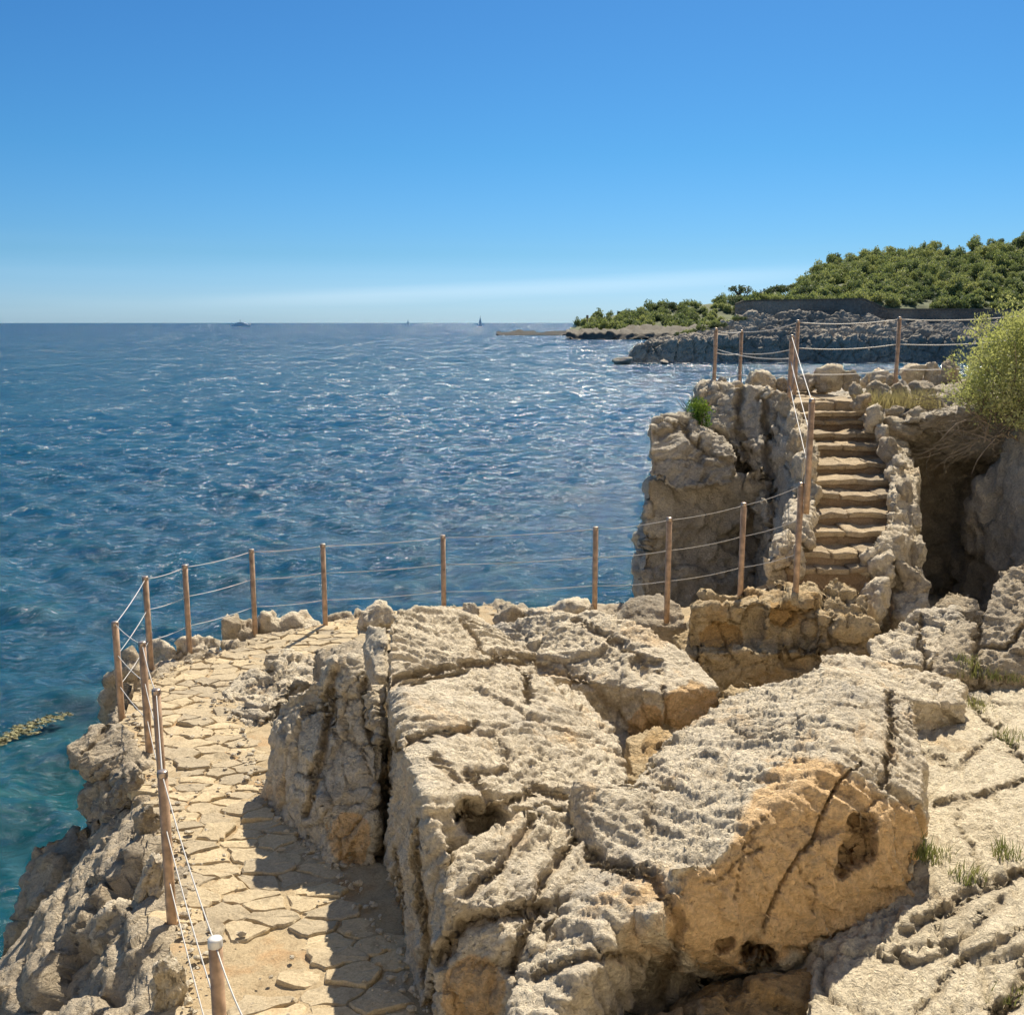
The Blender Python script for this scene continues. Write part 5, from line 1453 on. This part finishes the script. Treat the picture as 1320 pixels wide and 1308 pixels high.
# half-drowned rocks off the cape
for k, (lab, x0, y0, x1, y1, d) in enumerate([('dark low rock awash off the tip of the cape', 788, 460, 814, 469, 226.), ('small dark rock just off the cape shore', 850, 463, 862, 469, 226.)]):
    rock_at('sea_rock', lab, x0, y0, x1, y1, d, M_FAR, 950 + k, depth=4, sink=.4)

# foam lines where the swell meets the rocks
M_FOAM = simple('foam', (.75, .78, .78), .9)
def foam_patch(spots, name, label, n, seed, mat=None, zz=.05, smin=.03, smax=.12):
    r = np.random.RandomState(seed); V = []; Fc = []
    for (x, y, rx, ry) in spots:
        for k in range(n):
            a = r.uniform(0, 6.28); q = r.rand() ** .5; cx, cy = x + cos(a) * q * rx, y + sin(a) * q * ry
            s = r.uniform(smin, smax); i = len(V); m = 6
            for t in range(m): V.append((cx + cos(t * 2 * pi / m) * s * r.uniform(.5, 1.4) * 1.6, cy + sin(t * 2 * pi / m) * s * r.uniform(.5, 1.3), SEA + zz + r.uniform(0, .05)))
            Fc.append(tuple(range(i, i + m)))
    me = bpy.data.meshes.new(name); me.from_pydata(V, [], Fc); me.update()
    o = link(name, me, None, mat or M_FOAM); tag(o, label, 'foam' if mat is None else 'seaweed', None, 'stuff')
sp = []
for x in range(820, 1300, 6):
    p = W(x, sea_py(229), 229); sp.append((p.x, p.y, 1.2, .7))
foam_patch(sp, 'shore_foam', 'white surf along the foot of the dark cape', 7, 5, None, .15, .12, .5)
M_WEED = simple('floating_weed', (.24, .22, .10), .8, 0, .4, 4)
sp = [(WZ(x, y, SEA).x, WZ(x, y, SEA).y, .30, .20) for x, y in [(0, 955), (10, 950), (20, 946), (30, 940), (42, 936), (54, 931), (66, 927), (76, 923), (-10, 960), (36, 944), (24, 940)]]
foam_patch(sp, 'floating_seaweed', 'yellow-brown streak of seaweed floating on the water at the left edge', 34, 9, M_WEED, .0, .015, .05)

# ------------------------------------------------------------------ boats
def boxm(x0, x1, y0, y1, z0, z1, taper=0):
    V = [(x0, y0, z0), (x1 - taper, y0, z0), (x1 - taper, y1, z0), (x0, y1, z0), (x0, y0, z1), (x1, y0, z1), (x1, y1, z1), (x0, y1, z1)]
    me = bpy.data.meshes.new('b'); me.from_pydata(V, [], [(0, 3, 2, 1), (4, 5, 6, 7), (0, 1, 5, 4), (1, 2, 6, 5), (2, 3, 7, 6), (3, 0, 4, 7)]); me.update(); return me
def hull_mesh(L, Bm, zd, zb, flare=.12):
    n = 14; V = []; Fc = []
    for i in range(n + 1):
        t = i / n; x = -L / 2 + L * t
        b = Bm / 2 * (1 - max(0, (t - .45) / .55) ** 2.2) + .02; sheer = zd * (1 + flare * max(0, t - .4) * 3)
        V += [(x, -b, sheer), (x, -b * .8, 0), (x, 0, zb), (x, b * .8, 0), (x, b, sheer)]
    for i in range(n):
        a = i * 5; c = a + 5
        for k in range(4): Fc.append((a + k, a + k + 1, c + k + 1, c + k))
        Fc.append((a + 4, a, c, c + 4))
    Fc.append((0, 1, 2, 3, 4)); Fc.append(tuple(n * 5 + k for k in (4, 3, 2, 1, 0)))
    me = bpy.data.meshes.new('hull'); me.from_pydata(V, [], Fc); me.update(); return me
d = 2600.
p = W(311, sea_py(d), d)
y = empty('motor_yacht', (p.x, p.y, SEA), 'white motor yacht with tiered decks under way near the horizon', 'yacht')
L = 47
link('hull', hull_mesh(L, 8, 4.2, -1.5), y, M_WHITE)
link('deck', boxm(-17, 15, -3.6, 3.6, 4.2, 6.6, -2), y, M_WHITE)
link('deck', boxm(-13, 9, -3.2, 3.2, 6.9, 9.0, -1.5), y, M_WHITE)
link('window', boxm(-14, 12, -3.65, 3.65, 5.0, 5.5), y, M_GLASSD)
link('window', boxm(-9, 8, -3.25, 3.25, 7.5, 8.1), y, M_GLASSD)
link('deck', boxm(-8, 4, -2.4, 2.4, 9.2, 10.2), y, M_WHITE)
link('mast', tube_mesh([Vector((-2, 0, 10)), Vector((-2.5, 0, 16.5))], .5, 6), y, M_GLASSD)
link('flagpole', tube_mesh([Vector((-22.5, 0, 4)), Vector((-24, 0, 9.5))], .25, 5), y, M_GLASSD)
y.rotation_euler.z = 0
foam_patch([(p.x + dx, p.y - 6, 6, 1.5) for dx in range(-22, 60, 8)], 'wake', 'white wake trailing beside the motor yacht', 12, 12, None, .4, 1.0, 2.2)
def sail(label, px, d, h, seed, lean):
    p = W(px, sea_py(d), d)
    e = empty('sailboat', (p.x, p.y, SEA), label, 'sailboat', 'sailing boats on the horizon')
    link('hull', hull_mesh(h * .65, h * .2, h * .07, -.5), e, M_WHITE)
    link('mast', tube_mesh([Vector((0, 0, 0)), Vector((lean, 0, h))], h * .012, 6), e, M_GLASSD)
    V = [(-h * .26, 0, h * .12), (0, -.5, h * .12), (lean, 0, h * .97), (-h * .26, .12, h * .12), (0, -.38, h * .12), (lean, .12, h * .97)]
    me = bpy.data.meshes.new('s'); me.from_pydata(V, [], [(0, 1, 2), (5, 4, 3), (0, 3, 4, 1), (1, 4, 5, 2), (2, 5, 3, 0)]); link('mainsail', me, e, M_SAIL)
    V = [(h * .30, 0, h * .08), (h * .04, .6, h * .10), (lean, 0, h * .85), (h * .30, .12, h * .08), (h * .04, .72, h * .10), (lean, .12, h * .85)]
    me = bpy.data.meshes.new('s'); me.from_pydata(V, [], [(0, 1, 2), (5, 4, 3), (0, 3, 4, 1), (1, 4, 5, 2), (2, 5, 3, 0)]); link('jib', me, e, M_SAIL)
    e.rotation_euler.z = radians(50)
sail('larger sailboat on the horizon left of the rock spit', 619, 2600., 26, 1, .6)
sail('tiny distant sailboat between the yacht and the larger sailboat', 526, 5200., 26, 2, .3)
